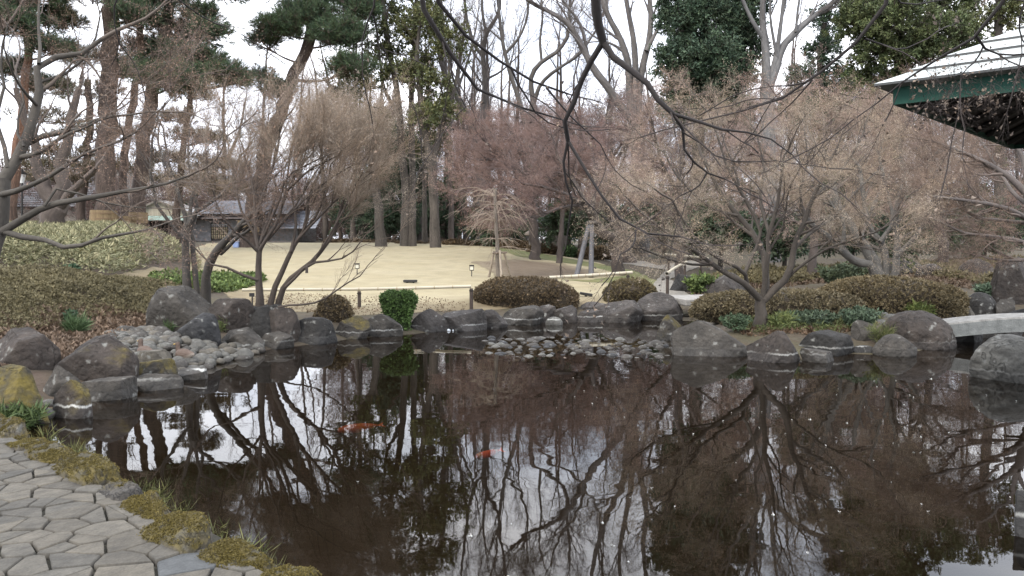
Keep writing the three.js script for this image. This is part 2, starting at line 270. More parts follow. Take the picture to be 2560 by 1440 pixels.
/* ---------- rocks ---------- */
const ICO = new Map();
function ico(detail) { if (!ICO.has(detail)) { const g = new THREE.IcosahedronGeometry(1, detail); g.deleteAttribute('uv'); g.deleteAttribute('normal'); ICO.set(detail, mergeVertices(g, 1e-5)); } return ICO.get(detail); }
const ROCKS = 0.8, ROCKC = { grey: [0.052, 0.046, 0.0385], dark: [0.024, 0.0222, 0.02], brown: [0.042, 0.033, 0.027], pale: [0.1, 0.096, 0.084], blue: [0.027, 0.027, 0.028], purple: [0.05, 0.0425, 0.037], tan: [0.092, 0.081, 0.063] };
/* w, h, d in metres; base = world y of its foot; band = white mineral line just above the water */
function rockGeo(seed, w, h, d, o = {}) {
  const r = rng(seed * 7 + 3), src = ico(o.detail ?? 20), P = src.attributes.position, n = P.count, pos = new Float32Array(n * 3), planes = [];
  const np = o.boxy ? 3 : o.planes ?? 8; for (let k = 0; k < np; k++) { const y = r() * 1.5 - 0.5, a = (k + r() * 0.8) / np * 6.283 * 2.0, l = Math.sqrt(Math.max(0, 1 - y * y * 0.8)); planes.push([Math.cos(a) * l, y, Math.sin(a) * l, (o.round ?? 0.56) + r() * 0.34]); }
  if (o.top !== undefined) planes.push([(r() - 0.5) * 0.4 + (o.tiltX ?? 0), 1, (r() - 0.2) * 0.4, o.top]);
  if (o.boxy) for (const [x, z] of [[1, 0], [-1, 0], [0, 1], [0, -1]]) planes.push([x + (r() - 0.5) * 0.3, 0.1 + r() * 0.25, z + (r() - 0.5) * 0.3, 0.7 + r() * 0.06]);
  for (const p of planes) { const l = Math.hypot(p[0], p[1], p[2]); p[0] /= l; p[1] /= l; p[2] /= l; }
  const K = o.sharp ?? 42, q = V();
  for (let i = 0; i < n; i++) {
    q.fromBufferAttribute(P, i); let s = Math.pow(1.02, -K);
    for (const p of planes) { const e = q.x * p[0] + q.y * p[1] + q.z * p[2]; if (e > 0.05) s += Math.pow(e / p[3], K); }
    let rad = Math.pow(s, -1 / K);
    rad *= 1 + (o.bump ?? 0.032) * fbm(q.x * 2.2 + seed, q.y * 2.2, q.z * 2.2, 4) * 2 + (o.crease ?? 0.03) * fbm(q.x * 6 + seed, q.y * 8, q.z * 6, 4);
    pos[i * 3] = q.x * rad; pos[i * 3 + 1] = q.y * rad; pos[i * 3 + 2] = q.z * rad;
  }
  const cut = o.cut ?? -0.15; let a = 1e9, b = -1e9, t = -1e9;
  for (let i = 0; i < n; i++) if (pos[i * 3 + 1] >= cut) { a = Math.min(a, pos[i * 3]); b = Math.max(b, pos[i * 3]); t = Math.max(t, pos[i * 3 + 1]); }
  const sx = w / (b - a), sy = h / (t - cut), mx = (a + b) / 2, col = new Float32Array(n * 3), uv = new Float32Array(n * 2), base = ROCKC[o.c ?? 'grey'].map((v) => v * ROCKS);
  for (let i = 0; i < n; i++) { const y = (pos[i * 3 + 1] - cut) * sy; pos[i * 3] = (pos[i * 3] - mx) * sx + (o.lean ?? 0) * w * (y > 0 ? y / h - 0.4 : -0.4); pos[i * 3 + 1] = y; pos[i * 3 + 2] *= d / 2; }
  const g = new THREE.BufferGeometry(); g.setAttribute('position', new THREE.BufferAttribute(pos, 3)); g.setIndex(src.index); g.computeVertexNormals();
  const N = g.attributes.normal, yb = o.water;  // world height of the foot above the water, for the water line
  for (let i = 0; i < n; i++) {
    const x = pos[i * 3], y = pos[i * 3 + 1], z = pos[i * 3 + 2], ny = N.getY(i), f = fbm(x * 2.4 + seed, y * 2.4, z * 2.4), f2 = fbm(x * 9 + seed, y * 9, z * 9, 3);
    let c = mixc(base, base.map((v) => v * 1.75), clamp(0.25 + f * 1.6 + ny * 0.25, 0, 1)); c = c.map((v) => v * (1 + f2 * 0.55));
    if (f2 > 0.24 && f > -0.1) c = mixc(c, [0.24, 0.24, 0.22], clamp((f2 - 0.24) * 7, 0, 0.8));
    if (o.moss) { const m = sstep(0.1, 0.75, ny + f * 1.3 + (o.moss - 1)); c = mixc(c, mixc(C.moss, C.mossDark, clamp(0.45 + f2 * 2, 0, 1)), m * 0.92); }
    if (yb !== undefined) { const wy = y + yb + 0.02 * noise(x * 9, z * 9, seed) + 0.012 * noise(x * 30, z * 30, 3); if (wy < 0.115) c = c.map((v) => v * 0.75 + 0.012); const L = (o.line ?? [1, 0.35, 0.9, 0.1, 1][seed % 5]) * sstep(0.016, 0.003, Math.abs(wy - 0.128) - 0.002) * clamp(0.55 + 1.6 * noise(x * 2.3 + seed, z * 2.3, 6), 0, 1); if (L > 0) c = mixc(c, [0.5, 0.5, 0.47], L * clamp(0.85 + f * 1.2, 0, 1)); }
    col.set(c, i * 3);
    const ax = Math.abs(N.getX(i)), az = Math.abs(N.getZ(i)); uv[i * 2] = ax > az ? z : x; uv[i * 2 + 1] = Math.abs(ny) > 0.75 ? z + x * 0.3 : y;
  }
  g.setAttribute('color', new THREE.BufferAttribute(col, 3)); g.setAttribute('uv', new THREE.BufferAttribute(uv, 2)); return g;
}
let rockSeed = 1;
/* a boulder seen in the pixel box x0..x1, top yt, foot yb. where: 'w' stands in the water, a number = its distance */
function boulder(x0, x1, yt, yb, where, label, o = {}) {
  const mid = (x0 + x1) / 2, foot = where === 'w' ? onY(mid, yb, 0) : onG(mid, yb), D = -foot.z, k = D / FOCAL, w = (x1 - x0) * k, h = Math.max(0.06, (yb - yt) * k * 1.0), d = o.depth ?? w * (o.dk ?? 0.75);
  const seed = o.seed ?? rockSeed++; foot.z -= d * 0.35;
  const g = rockGeo(seed, w * (1 + 0.35 * d / D), h * (1 + 0.2 * d / D), d, { water: where === 'w' || o.wet ? foot.y : undefined, detail: clamp(Math.round(18 + w * 13), 16, 40), ...o });
  const m = mesh(o.name ?? 'boulder', g, M.rock); m.position.copy(foot); if (o.turn) m.rotation.y = o.turn; return tag(m, label, o.cat ?? 'rock', o.group);
}
// left bank
boulder(352, 512, 718, 832, 15.6, 'largest dark boulder of the left bank with a pale sloping top', { seed: 11, c: 'grey', dk: 0.9, top: 0.75, planes: 8 });
boulder(495, 625, 748, 832, 15.4, 'brownish grey boulder between the largest boulder and the dark block on its right', { seed: 12, c: 'brown', top: 0.7 });
boulder(426, 542, 788, 860, 14.3, 'blue black angular boulder standing on the pebbles in front of the largest one', { seed: 13, c: 'blue', planes: 9, sharp: 22, top: 0.8 });
boulder(580, 712, 765, 842, 14.9, 'dark block of rock directly left of the slender tree at the shore', { seed: 14, c: 'dark', top: 0.7 });
boulder(640, 742, 772, 858, 15.1, 'brown peaked boulder right behind the trunk of the slender shore tree', { seed: 15, c: 'brown', lean: -0.05 });
boulder(540, 652, 824, 872, 13.9, 'flat grey rock with white lichen spots at the edge of the pebbles', { seed: 16, c: 'grey', top: 0.55, wet: 1, line: 0.7 });
boulder(645, 728, 832, 872, 'w', 'small wedge of rock at the water to the right of the lichen spotted one', { seed: 17, c: 'grey', top: 0.6 });
boulder(722, 834, 795, 860, 'w', 'pointed dark rock at the water below the round brown shrub', { seed: 18, c: 'dark', planes: 9, sharp: 22 });
boulder(826, 925, 792, 848, 15.5, 'low mossy rock under the round brown shrub, left of the bright green bush', { seed: 19, c: 'grey', moss: 0.9, wet: 1, line: 0.6 });
boulder(905, 1004, 785, 842, 'w', 'grey peaked rock at the water left below the bright green bush', { seed: 20, c: 'grey' });
boulder(1020, 1122, 774, 830, 'w', 'pyramid shaped rock at the water right below the bright green bush', { seed: 21, c: 'purple', planes: 8, sharp: 20 });
boulder(1098, 1216, 775, 828, 'w', 'long low purple grey rock beside the little fountain', { seed: 22, c: 'purple', top: 0.6 });
boulder(1200, 1270, 774, 820, 'w', 'narrow upright shore rock under the left end of the large clipped bush', { seed: 23, c: 'purple' });
boulder(1255, 1362, 766, 813, 'w', 'broad shore rock with a white water line under the middle of the large clipped bush', { seed: 24, c: 'grey', top: 0.72 });
boulder(1330, 1395, 762, 806, 18.3, 'overhanging rock over the dark hollow, its left half', { seed: 25, c: 'purple', top: 0.7, wet: 1, line: 0 });
boulder(1385, 1446, 764, 806, 'w', 'overhanging rock over the dark hollow, its right half', { seed: 26, c: 'purple', top: 0.7, line: 0 });
boulder(1364, 1408, 793, 813, onY(1386, 813, 0).z * -1 - 0.3, 'small round pale stone in the dark hollow below the large bush', { seed: 27, c: 'pale', round: 0.9, bump: 0.02, planes: 4, wet: 1, dk: 0.9 });
boulder(1500, 1610, 752, 806, 'w', 'broad flat faced shore rock under the smaller clipped bush', { seed: 28, c: 'purple', top: 0.78 });
boulder(1588, 1714, 733, 801, 'w', 'large rounded purple rock beside the small slab bridge', { seed: 29, c: 'purple', round: 0.7 });
boulder(1440, 1516, 775, 806, 'w', 'lower stone step at the water between the two clipped bushes', { seed: 30, name: 'stone_step', cat: 'step', c: 'purple', top: 0.5, sharp: 30, planes: 6, dk: 0.6 });
boulder(1446, 1524, 758, 778, 19.6, 'upper stone step on the bank between the two clipped bushes', { seed: 31, name: 'stone_step', cat: 'step', c: 'purple', top: 0.5, sharp: 30, planes: 6, dk: 0.6 });
// island point on the right
boulder(1645, 1722, 788, 852, 'w', 'mossy upright rock at the left tip of the planted point', { seed: 32, c: 'grey', moss: 0.85 });
boulder(1676, 1888, 804, 890, 'w', 'big wedge of dark grey rock at the front of the planted point', { seed: 33, c: 'grey', planes: 8, sharp: 20, lean: -0.12, dk: 0.6 });
boulder(1880, 2018, 828, 905, 'w', 'brownish cone shaped rock with a white water line in front of the island maple', { seed: 34, c: 'brown' });
boulder(2008, 2146, 830, 888, 'w', 'rock with a flat dark top and white line behind the pale flat stone', { seed: 35, c: 'dark', top: 0.62 });
boulder(2012, 2098, 874, 906, 'w', 'flat stone with a white top lying in the water before the point', { seed: 36, c: 'grey', top: 0.4, dk: 0.8 });
boulder(2132, 2206, 803, 852, 14.6, 'grey rock half hidden in the grass of the planted point', { seed: 37, c: 'grey' });
boulder(2194, 2304, 838, 890, 'w', 'rounded grey rock with a bright white line leaning on the big brown one', { seed: 38, c: 'grey', round: 0.75 });
boulder(2215, 2408, 780, 872, 14, 'big smooth brown boulder at the left end of the arched bridge', { seed: 39, c: 'brown', round: 0.82, bump: 0.04, planes: 7, wet: 1, line: 0.3 });
boulder(2135, 2200, 868, 884, 13.3, 'small wet stone at the water between the two white lined rocks', { seed: 40, c: 'dark', top: 0.6, wet: 1 });
boulder(2460, 2640, 842, 955, 'w', 'large pale faced rock at the right edge below the arched bridge', { seed: 41, c: 'pale', planes: 8, sharp: 20, dk: 0.9 });
boulder(2546, 2680, 1236, 1345, 'w', 'dark rock with a pale top at the far right edge of the water', { seed: 42, c: 'dark', top: 0.7, dk: 0.8 });
boulder(2422, 2504, 733, 792, 19.5, 'dark rounded boulder on the slope above the arched bridge', { seed: 43, c: 'dark', round: 0.75 });
boulder(2392, 2455, 764, 798, 18.4, 'tan boulder just behind the left end of the arched bridge', { seed: 44, c: 'tan' });
boulder(2494, 2548, 748, 796, 19, 'rock with a pale broken top right of the dark rounded boulder', { seed: 45, c: 'grey' });
boulder(2528, 2600, 770, 800, 18, 'bluish rock behind the arched bridge at the right edge', { seed: 46, c: 'blue' });
boulder(1756, 1885, 683, 742, 21.5, 'dark slanting boulder behind the clipped hedge of the point', { seed: 47, c: 'purple', lean: 0.2, planes: 8 });
boulder(1676, 1760, 686, 730, 22, 'dark rock beside the bamboo handrail of the path', { seed: 48, c: 'dark', top: 0.6 });
boulder(2226, 2330, 647, 690, 26, 'dark rock behind the forked grey tree on the right slope', { seed: 49, c: 'dark', top: 0.7 });
boulder(2296, 2372, 660, 694, 25, 'brown rounded rock in front of the dark one on the right slope', { seed: 50, c: 'brown' });
boulder(2410, 2500, 648, 700, 25, 'purple rock high on the right slope above the long hedge', { seed: 51, c: 'purple' });
boulder(2490, 2610, 645, 765, 22, 'tall mossy brown rock at the right edge of the slope', { seed: 52, c: 'brown', moss: 0.6 });
boulder(2398, 2470, 802, 856, 'w', 'dark wet rock in the shade under the left end of the arched bridge', { seed: 53, c: 'dark', line: 0.4 });
boulder(2462, 2570, 798, 846, 'w', 'black rock in the deep shade under the middle of the arched bridge', { seed: 54, c: 'dark', top: 0.7, line: 0 });
// left foreground
boulder(118, 322, 845, 962, 11.6, 'big dark brown slab of rock slanting beside the pebbles, moss on its right ridge', { seed: 61, c: 'brown', planes: 8, sharp: 20, moss: 0.35, dk: 0.7, lean: 0.05 });
boulder(-40, 128, 826, 925, 11.2, 'low reddish brown rock at the left edge behind the mossy one', { seed: 62, c: 'brown', top: 0.6 });
boulder(-60, 106, 924, 1062, 8.6, 'square boulder capped with bright yellow moss at the left edge', { seed: 63, c: 'dark', moss: 1.15, top: 0.75, planes: 8 });
boulder(98, 190, 918, 995, 9.9, 'grey rock between the yellow moss boulder and the slanting slab', { seed: 64, c: 'grey' });
boulder(120, 222, 952, 1046, 'w', 'small brown moss topped rock at the water near the stone ledge', { seed: 65, c: 'brown', moss: 0.95 });
boulder(284, 424, 903, 962, 11.2, 'flat mossy rock on which the first duck stands', { seed: 66, c: 'grey', moss: 1.0, top: 0.55 });
boulder(328, 424, 880, 922, 11.9, 'tilted pale brown slab behind the first duck', { seed: 67, c: 'tan', top: 0.5 });
boulder(195, 330, 948, 1000, 'w', 'nearer half of the low stone ledge along the left shore, with a white line', { seed: 68, c: 'grey', top: 0.4, sharp: 26, dk: 0.5, lean: 0.1, turn: 0.35 });
boulder(315, 445, 938, 976, 'w', 'farther half of the low stone ledge along the left shore', { seed: 69, c: 'grey', top: 0.42, sharp: 26, dk: 0.5, turn: 0.3 });
boulder(425, 512, 922, 950, 'w', 'flat tip of the stone ledge pointing into the pond', { seed: 70, c: 'grey', top: 0.35, dk: 0.6 });

/* cobbles: parts of the pebble beach and of the stone shoal */
function cobbles(parent, n, seed, place, size, cols, kind, sink = 0.12) {
  const variants = []; for (let k = 0; k < 7; k++) variants.push(rockGeo(300 + k + seed, 1, 0.48, 0.8, { detail: 4, planes: 5, round: 0.85, bump: 0.05, sharp: 10, cut: -0.5, c: cols[k % cols.length] }));
  const r = rng(seed);
  for (let k = 0; k < n; k++) { const p = place(k, r); if (!p) continue; const s = size(p, r), m = new THREE.Mesh(variants[Math.floor(r() * 7)], M.cobble); m.name = kind; m.castShadow = m.receiveShadow = true; m.position.copy(p); m.position.y -= s * (sink + r() * 0.16); m.rotation.set((r() - 0.5) * 0.5, r() * 6.28, (r() - 0.5) * 0.5); m.scale.set(s, s * (0.75 + r() * 0.4), s); parent.add(m); }
}
{
  const poly = outline(262, 842, 330, 832, 430, 838, 470, 852, 545, 866, 640, 872, 655, 884, 590, 902, 520, 922, 430, 938, 410, 922, 330, 905, 300, 880), beach = thing('pebble_beach', 'beach of grey and tan river cobbles between the boulders on the left shore', null); beach.userData.kind = 'structure';
  const xs = poly.map((p) => p[0]), zs = poly.map((p) => p[1]), taken = [];
  const pick = (k, r) => { for (let a = 0; a < 40; a++) { const x = lerp(Math.min(...xs), Math.max(...xs), r()), z = lerp(Math.min(...zs), Math.max(...zs), r()); if (!inside(poly, x, z)) continue; if (taken.some(([a, b]) => Math.hypot(a - x, b - z) < 0.125)) continue; taken.push([x, z]); return V(x, Math.max(H(x, z), -0.03) + 0.05, z); } return null; };
  cobbles(beach, 300, 5, pick, (p, r) => 0.15 + Math.pow(r(), 2) * 0.19, ['pale', 'tan', 'pale', 'grey', 'tan', 'pale', 'grey'], 'cobble');
  const extra = []; for (const [x, y, s] of [[205, 943, 0.26], [180, 962, 0.3], [240, 962, 0.22], [262, 957, 0.25], [285, 955, 0.16], [120, 1000, 0.16], [112, 1022, 0.24], [130, 985, 0.2], [318, 872, 0.5], [300, 866, 0.36], [345, 862, 0.34], [312, 892, 0.34]]) extra.push([onY(x, y + 8, 0.06), s]);
  cobbles(beach, extra.length, 8, (k) => extra[k][0], (p) => extra.find((e) => e[0] === p)[1], ['pale', 'pale', 'tan'], 'cobble');
  const shoal = thing('stone_shoal', 'shoal of grey stones just breaking the water in front of the clipped bushes', null); shoal.userData.kind = 'structure';
  const got = [], sp = (k, r) => { for (let a = 0; a < 60; a++) { const t = r(), px = 1212 + t * 470, py = 867 + (r() - 0.5) * 46 + (t - 0.5) * 6 + Math.sin(t * 9) * 4, p = onY(px, py, 0); if (t > 0.36 && t < 0.46 && r() < 0.6) continue; if (got.some((q) => q.distanceTo(p) < 0.15)) continue; got.push(p); return p; } return null; };
  cobbles(shoal, 150, 6, sp, (p, r) => 0.12 + Math.pow(r(), 2) * 0.2, ['grey', 'blue', 'grey', 'pale', 'grey'], 'stone', 0.27);
}

const MOSS = [];
/* ---------- the crazy paving we stand on, with its mossy edge ---------- */
{
  const PY = 0.35, A = [-4.05, -6.35], B = [-1.2, -3.7], dx = 0.733, dz = 0.681, nx = 0.681, nz = -0.733;   // inner line of the edging and the side of the water
  const line = (s, o) => [B[0] + dx * s + nx * o, B[1] + dz * s + nz * o];
  const terrace = thing('paved_terrace', 'crazy paving of irregular grey slabs with a moss covered stone edge by the water', null); terrace.userData.kind = 'structure';
  const g = new GB(), e0 = line(-7, 0.12), e1 = line(8, 0.12), b0 = line(-7, -7), b1 = line(8, -7), top = (p) => V(p[0], PY - 0.03, p[1]), low = (p) => V(p[0], -0.6, p[1]), mc = [0.05, 0.046, 0.034];
  g.quad(top(e0), top(b0), top(b1), top(e1), mc); g.quad(top(e0), top(e1), low(e1), low(e0), [0.07, 0.06, 0.045]);
  mesh('mortar_bed', g.build(), M.ground, terrace);
  // irregular slabs: cells round jittered points
  const r = rng(21), pts = [], S = 0.165;
  for (let a = -26; a < 26; a++) for (let b = -28; b < 5; b++) { const s = (a + r() * 1.25) * S * 1.15, o = (b + r() * 1.25) * S * 0.95, p = line(s - 1, o); if (p[1] > -3.1 || p[1] < -7.2 || p[0] / p[1] > 0.74 || o > 0.14) continue; pts.push(p); }
  const special = (() => { const p = onY(468, 1405, PY); return [p.x, p.z]; })();
  pts.push(special);
  for (const p of pts) {
    if (p !== special && Math.hypot(p[0] - special[0], p[1] - special[1]) < 0.24) continue;
    let cell = [[-0.5, -0.5], [0.5, -0.5], [0.5, 0.5], [-0.5, 0.5]].map(([x, z]) => [p[0] + x, p[1] + z]);
    const half = (mx, mz, ux, uz) => { const out = []; cell.forEach((c, i) => { const d = cell[(i + 1) % cell.length], fc = (c[0] - mx) * ux + (c[1] - mz) * uz, fd = (d[0] - mx) * ux + (d[1] - mz) * uz; if (fc <= 0) out.push(c); if ((fc <= 0) !== (fd <= 0)) { const t = fc / (fc - fd); out.push([lerp(c[0], d[0], t), lerp(c[1], d[1], t)]); } }); cell = out; };
    for (const q of pts) { if (q === p) continue; const ux = q[0] - p[0], uz = q[1] - p[1], l = Math.hypot(ux, uz); if (l > 1.3 || (q !== special && Math.hypot(q[0] - special[0], q[1] - special[1]) < 0.24)) continue; const off = 0.5 - 0.006 / l; half(p[0] + ux * off, p[1] + uz * off, ux / l, uz / l); if (cell.length < 3) break; }
    const inner = p === special ? 0.14 : 0.0; if (cell.length >= 3) half(...line(0, inner), nx, nz);
    if (cell.length < 3) continue;
    const area = Math.abs(cell.reduce((s, c, i) => { const d = cell[(i + 1) % cell.length]; return s + c[0] * d[1] - d[0] * c[1]; }, 0)) / 2; if (area < 0.003) continue;
    // wear the outline, bevel the edge
    const cx = cell.reduce((s, c) => s + c[0], 0) / cell.length, cz = cell.reduce((s, c) => s + c[1], 0) / cell.length, ring = [];
    cell.forEach((c, i) => { const d = cell[(i + 1) % cell.length]; for (const t of [0.03, 0.35, 0.65, 0.97]) { const x = lerp(c[0], d[0], t), z = lerp(c[1], d[1], t), k = 1 - 0.004 - 0.05 * Math.abs(noise(x * 9, z * 9, 3)); ring.push([cx + (x - cx) * k, cz + (z - cz) * k]); } });
    const gb = new GB(), tone = 0.8 + r() * 0.45, base = p === special ? [0.078, 0.082, 0.083] : mixc([0.098, 0.086, 0.066], [0.076, 0.07, 0.058], r()), col = base.map((v) => v * tone), side = col.map((v) => v * 0.8), hy = (r() - 0.5) * 0.01, tx = (r() - 0.5) * 0.025, tz = (r() - 0.5) * 0.025;
    const Y = (x, z) => PY + hy + (x - cx) * tx + (z - cz) * tz + 0.003 * noise(x * 8, z * 8), c0 = gb.v(cx, Y(cx, cz) + 0.003, cz, 0, 1, 0, cx, cz, col), k0 = gb.count, n = ring.length;
    for (const [kk, dy, q, ny] of [[0.96, 0.002, col, 1], [1, -0.007, side, 0.5], [1.0, -0.035, side, 0]]) for (const [x, z] of ring) { const X = cx + (x - cx) * kk, Z = cz + (z - cz) * kk, l = Math.hypot(x - cx, z - cz), h = 1 - ny; gb.v(X, Y(X, Z) + dy, Z, (x - cx) / l * h, ny, (z - cz) / l * h, X, Z, q.map((v) => v * (1 + 0.25 * noise(X * 5, Z * 5, 8)))); }
    for (let i = 0; i < n; i++) { const j = (i + 1) % n; gb.i.push(c0, k0 + j, k0 + i); for (const L of [0, n]) gb.i.push(k0 + L + i, k0 + L + j, k0 + L + n + j, k0 + L + i, k0 + L + n + j, k0 + L + n + i); }
    const m = mesh('paving_stone', gb.build(), M.paving, terrace); if (p === special) m.userData.label = 'blue grey slab';
  }
  // moss covered edging stones, from the far end to the near one
  const J = [[-160, 1010], [-90, 1038], [-20, 1070], [35, 1099], [77, 1128], [145, 1160], [248, 1211], [322, 1254], [372, 1308], [512, 1378], [648, 1432], [770, 1505], [930, 1615], [1150, 1790]].map(([x, y]) => onY(x, y, PY)), MO = [1, 1.2, 1, 1.25, 1.15, 1.2, 0.35, 1.3, 1.2, 1.25, 1.35, 1.2, 1.2];
  MO.forEach((moss, k) => {
    const A = J[k], B = J[k + 1], L = A.distanceTo(B), p = V().addVectors(A, B).multiplyScalar(0.5), deep = k === 8 ? 0.42 : 0.33, m = mesh('edging_stone', rockGeo(520 + k, L * (1.1 + 0.08 * (k % 2)), 0.385 + 0.03 * (k % 3), deep * (0.95 + 0.12 * (k % 2)), { detail: 30, boxy: true, sharp: 11, cut: -0.6, top: 0.55, moss, c: k === 6 ? 'grey' : 'tan', bump: 0.07, crease: 0.06 }), M.rock, terrace);
    p.x += 0.02; p.z -= 0.02; if (moss < 0.5) m.userData.label = 'bare grey stone with little moss';
    m.position.set(p.x, PY - 0.33, p.z); m.rotation.y = -Math.atan2(B.z - A.z, B.x - A.x); m.updateMatrix(); { const q = m.geometry.attributes.position, c = m.geometry.attributes.color, n = m.geometry.attributes.normal; for (let i = 0; i < q.count; i++) if (n.getY(i) > 0.2 && c.getX(i) > c.getZ(i) * 3.2) if (i % 5 < 3) MOSS.push([V().fromBufferAttribute(q, i), V().fromBufferAttribute(n, i), m]); } if (moss < 0.5) m.userData.label = 'bare grey stone with little moss';
  });
}

/* ---------- twigs, sprays and tufts that trees carry ---------- */
const Y = V(0, 1, 0);
function randDir(r, up = 0) { const a = r() * 6.283, z = r() * 2 - 1, l = Math.sqrt(1 - z * z); return V(Math.cos(a) * l, z + up, Math.sin(a) * l).normalize(); }
function side(d, r) { const p = randDir(r); p.addScaledVector(d, -p.dot(d)); return p.normalize(); }
function bend(d, ang, perp) { return V().copy(d).multiplyScalar(Math.cos(ang)).addScaledVector(perp, Math.sin(ang)).normalize(); }
/* a metre long fan of fine twigs; o: levels of forking, angle, twig radius, leaves and their colours */
function twigGeo(seed, o) {
  const r = rng(seed), g = new GB();
  const grow = (p, d, len, rad, lvl) => {
    const n = lvl === 0 ? (o.n ?? 7) : lvl === 1 ? 4 : 2; let q = p.clone(), dir = d.clone();
    for (let k = 0; k < n; k++) {
      const perp = side(dir, r); dir = bend(dir, (r() - 0.4) * o.wig, perp); if (o.droop) dir.y -= o.droop; dir.normalize();
      const e = q.clone().addScaledVector(dir, len / n), ra = rad * (1 - 0.7 * k / n), rb = rad * (1 - 0.7 * (k + 1) / n); g.seg(q, e, ra, rb, mixc(o.bark, o.tip, clamp((lvl + k / n) / 3, 0, 1)));
      if (lvl < o.levels) { const m = lvl === 0 ? 2 : 1, s = side(dir, r); for (let j = 0; j < m; j++) { const pp = V().copy(s).multiplyScalar(j ? -1 : 1); pp.y *= o.flat ?? 1; pp.normalize(); grow(e, bend(dir, lerp(o.ang[0], o.ang[1], r()), pp), len * lerp(0.32, 0.55, r()) * (lvl === 0 ? 1 - 0.5 * k / n : 1), rb * 0.75, lvl + 1); } }
      if (o.leaves && lvl >= 1 && r() < o.leaves) { const m = 1 + Math.floor(r() * 2); for (let j = 0; j < m; j++) { const ld = randDir(r, -0.5), s = o.size * (0.6 + r() * 0.8); g.leaf(e, ld, side(ld, r), s, s * 0.55, mixc(o.leafA, o.leafB, r()), 0.3); } }
      q = e;
    }
  };
  grow(V(), V(0, 1, 0), 1, o.rad, 0); return g.build();
}
function sprayGeo(seed, o) {  // leafy evergreen shoot, half a metre
  const r = rng(seed), g = new GB();
  for (let s = 0; s < o.shoots; s++) { const d = bend(V(0, 1, 0), r() * 0.9, side(V(0, 1, 0), r)), p = V(), e = V().addScaledVector(d, 0.3 + r() * 0.25); g.seg(p, e, 0.006, 0.003, o.bark); for (let k = 0; k < o.leaves; k++) { const t = 0.3 + 0.7 * r(), ld = bend(d, 0.5 + r() * 0.8, side(d, r)), q = V().addScaledVector(d, t * 0.45), L = o.len * (0.6 + r() * 0.7); g.leaf(q, ld, side(ld, r), L, L * o.wid, mixc(o.a, o.b, r()), 0.12); } }
  return g.build();
}
function tuftGeo(seed, o) {  // pine needles round a short shoot
  const r = rng(seed), g = new GB();
  for (let s = 0; s < 4; s++) { const d = bend(V(0, 1, 0), r() * 1.1, side(V(0, 1, 0), r)), e = V().addScaledVector(d, 0.35); g.seg(V(), e, 0.012, 0.008, [0.08, 0.06, 0.045]); for (let k = 0; k < 26; k++) { const q = V().addScaledVector(d, 0.1 + 0.27 * r()), nd = bend(d, 0.4 + r() * 0.9, side(d, r)), L = 0.13 + r() * 0.1, w = side(nd, r).multiplyScalar(0.006); g.tri(V().copy(q).add(w), V().copy(q).sub(w), V().copy(q).addScaledVector(nd, L), mixc(o.a, o.b, r())); } }
  return g.build();
}
const TW = {};
const twigKind = (name, f, n = 3) => { TW[name] = [...Array(n).keys()].map((k) => f(900 + name.length * 31 + name.charCodeAt(0) + k)); };
twigKind('maple', (s) => twigGeo(s, { levels: 2, ang: [0.5, 0.95], wig: 0.5, rad: 0.0055, flat: 0.55, bark: [0.12, 0.096, 0.08], tip: [0.25, 0.205, 0.168], leaves: 0.7, size: 0.021, leafA: [0.37, 0.31, 0.245], leafB: [0.25, 0.205, 0.163] }));
twigKind('fine', (s) => twigGeo(s, { levels: 2, ang: [0.45, 0.9], wig: 0.45, rad: 0.0055, flat: 0.6, bark: [0.1, 0.08, 0.068], tip: [0.19, 0.135, 0.105], leaves: 0.4, size: 0.022, leafA: [0.3, 0.2, 0.14], leafB: [0.2, 0.13, 0.1] }));
twigKind('red', (s) => twigGeo(s, { levels: 2, ang: [0.5, 0.9], wig: 0.5, rad: 0.0065, flat: 0.4, bark: [0.11, 0.082, 0.075], tip: [0.2, 0.15, 0.135], leaves: 0.75, size: 0.028, leafA: [0.28, 0.205, 0.18], leafB: [0.18, 0.13, 0.115] }));
twigKind('shoot', (s) => twigGeo(s, { levels: 2, ang: [0.3, 0.7], wig: 0.25, rad: 0.0065, bark: [0.19, 0.145, 0.108], tip: [0.3, 0.24, 0.185], leaves: 0.7, size: 0.021, leafA: [0.38, 0.305, 0.23], leafB: [0.3, 0.235, 0.175] }));
twigKind('bare', (s) => twigGeo(s, { levels: 2, ang: [0.3, 0.65], wig: 0.35, rad: 0.008, bark: [0.11, 0.095, 0.088], tip: [0.15, 0.122, 0.112], leaves: 0 }));
twigKind('oak', (s) => sprayGeo(s, { shoots: 4, leaves: 12, len: 0.12, wid: 0.42, a: [0.05, 0.07, 0.022], b: [0.13, 0.13, 0.045], bark: [0.08, 0.065, 0.05] }));
twigKind('ever', (s) => sprayGeo(s, { shoots: 5, leaves: 14, len: 0.11, wid: 0.45, a: [0.025, 0.05, 0.03], b: [0.075, 0.115, 0.06], bark: [0.06, 0.05, 0.04] }));
twigKind('light', (s) => sprayGeo(s, { shoots: 5, leaves: 14, len: 0.11, wid: 0.42, a: [0.045, 0.068, 0.022], b: [0.125, 0.148, 0.056], bark: [0.08, 0.07, 0.05] }));
twigKind('pine', (s) => tuftGeo(s, { a: [0.025, 0.05, 0.03], b: [0.075, 0.115, 0.045] }));
twigKind('olive', (s) => tuftGeo(s, { a: [0.1, 0.1, 0.05], b: [0.19, 0.16, 0.09] }));

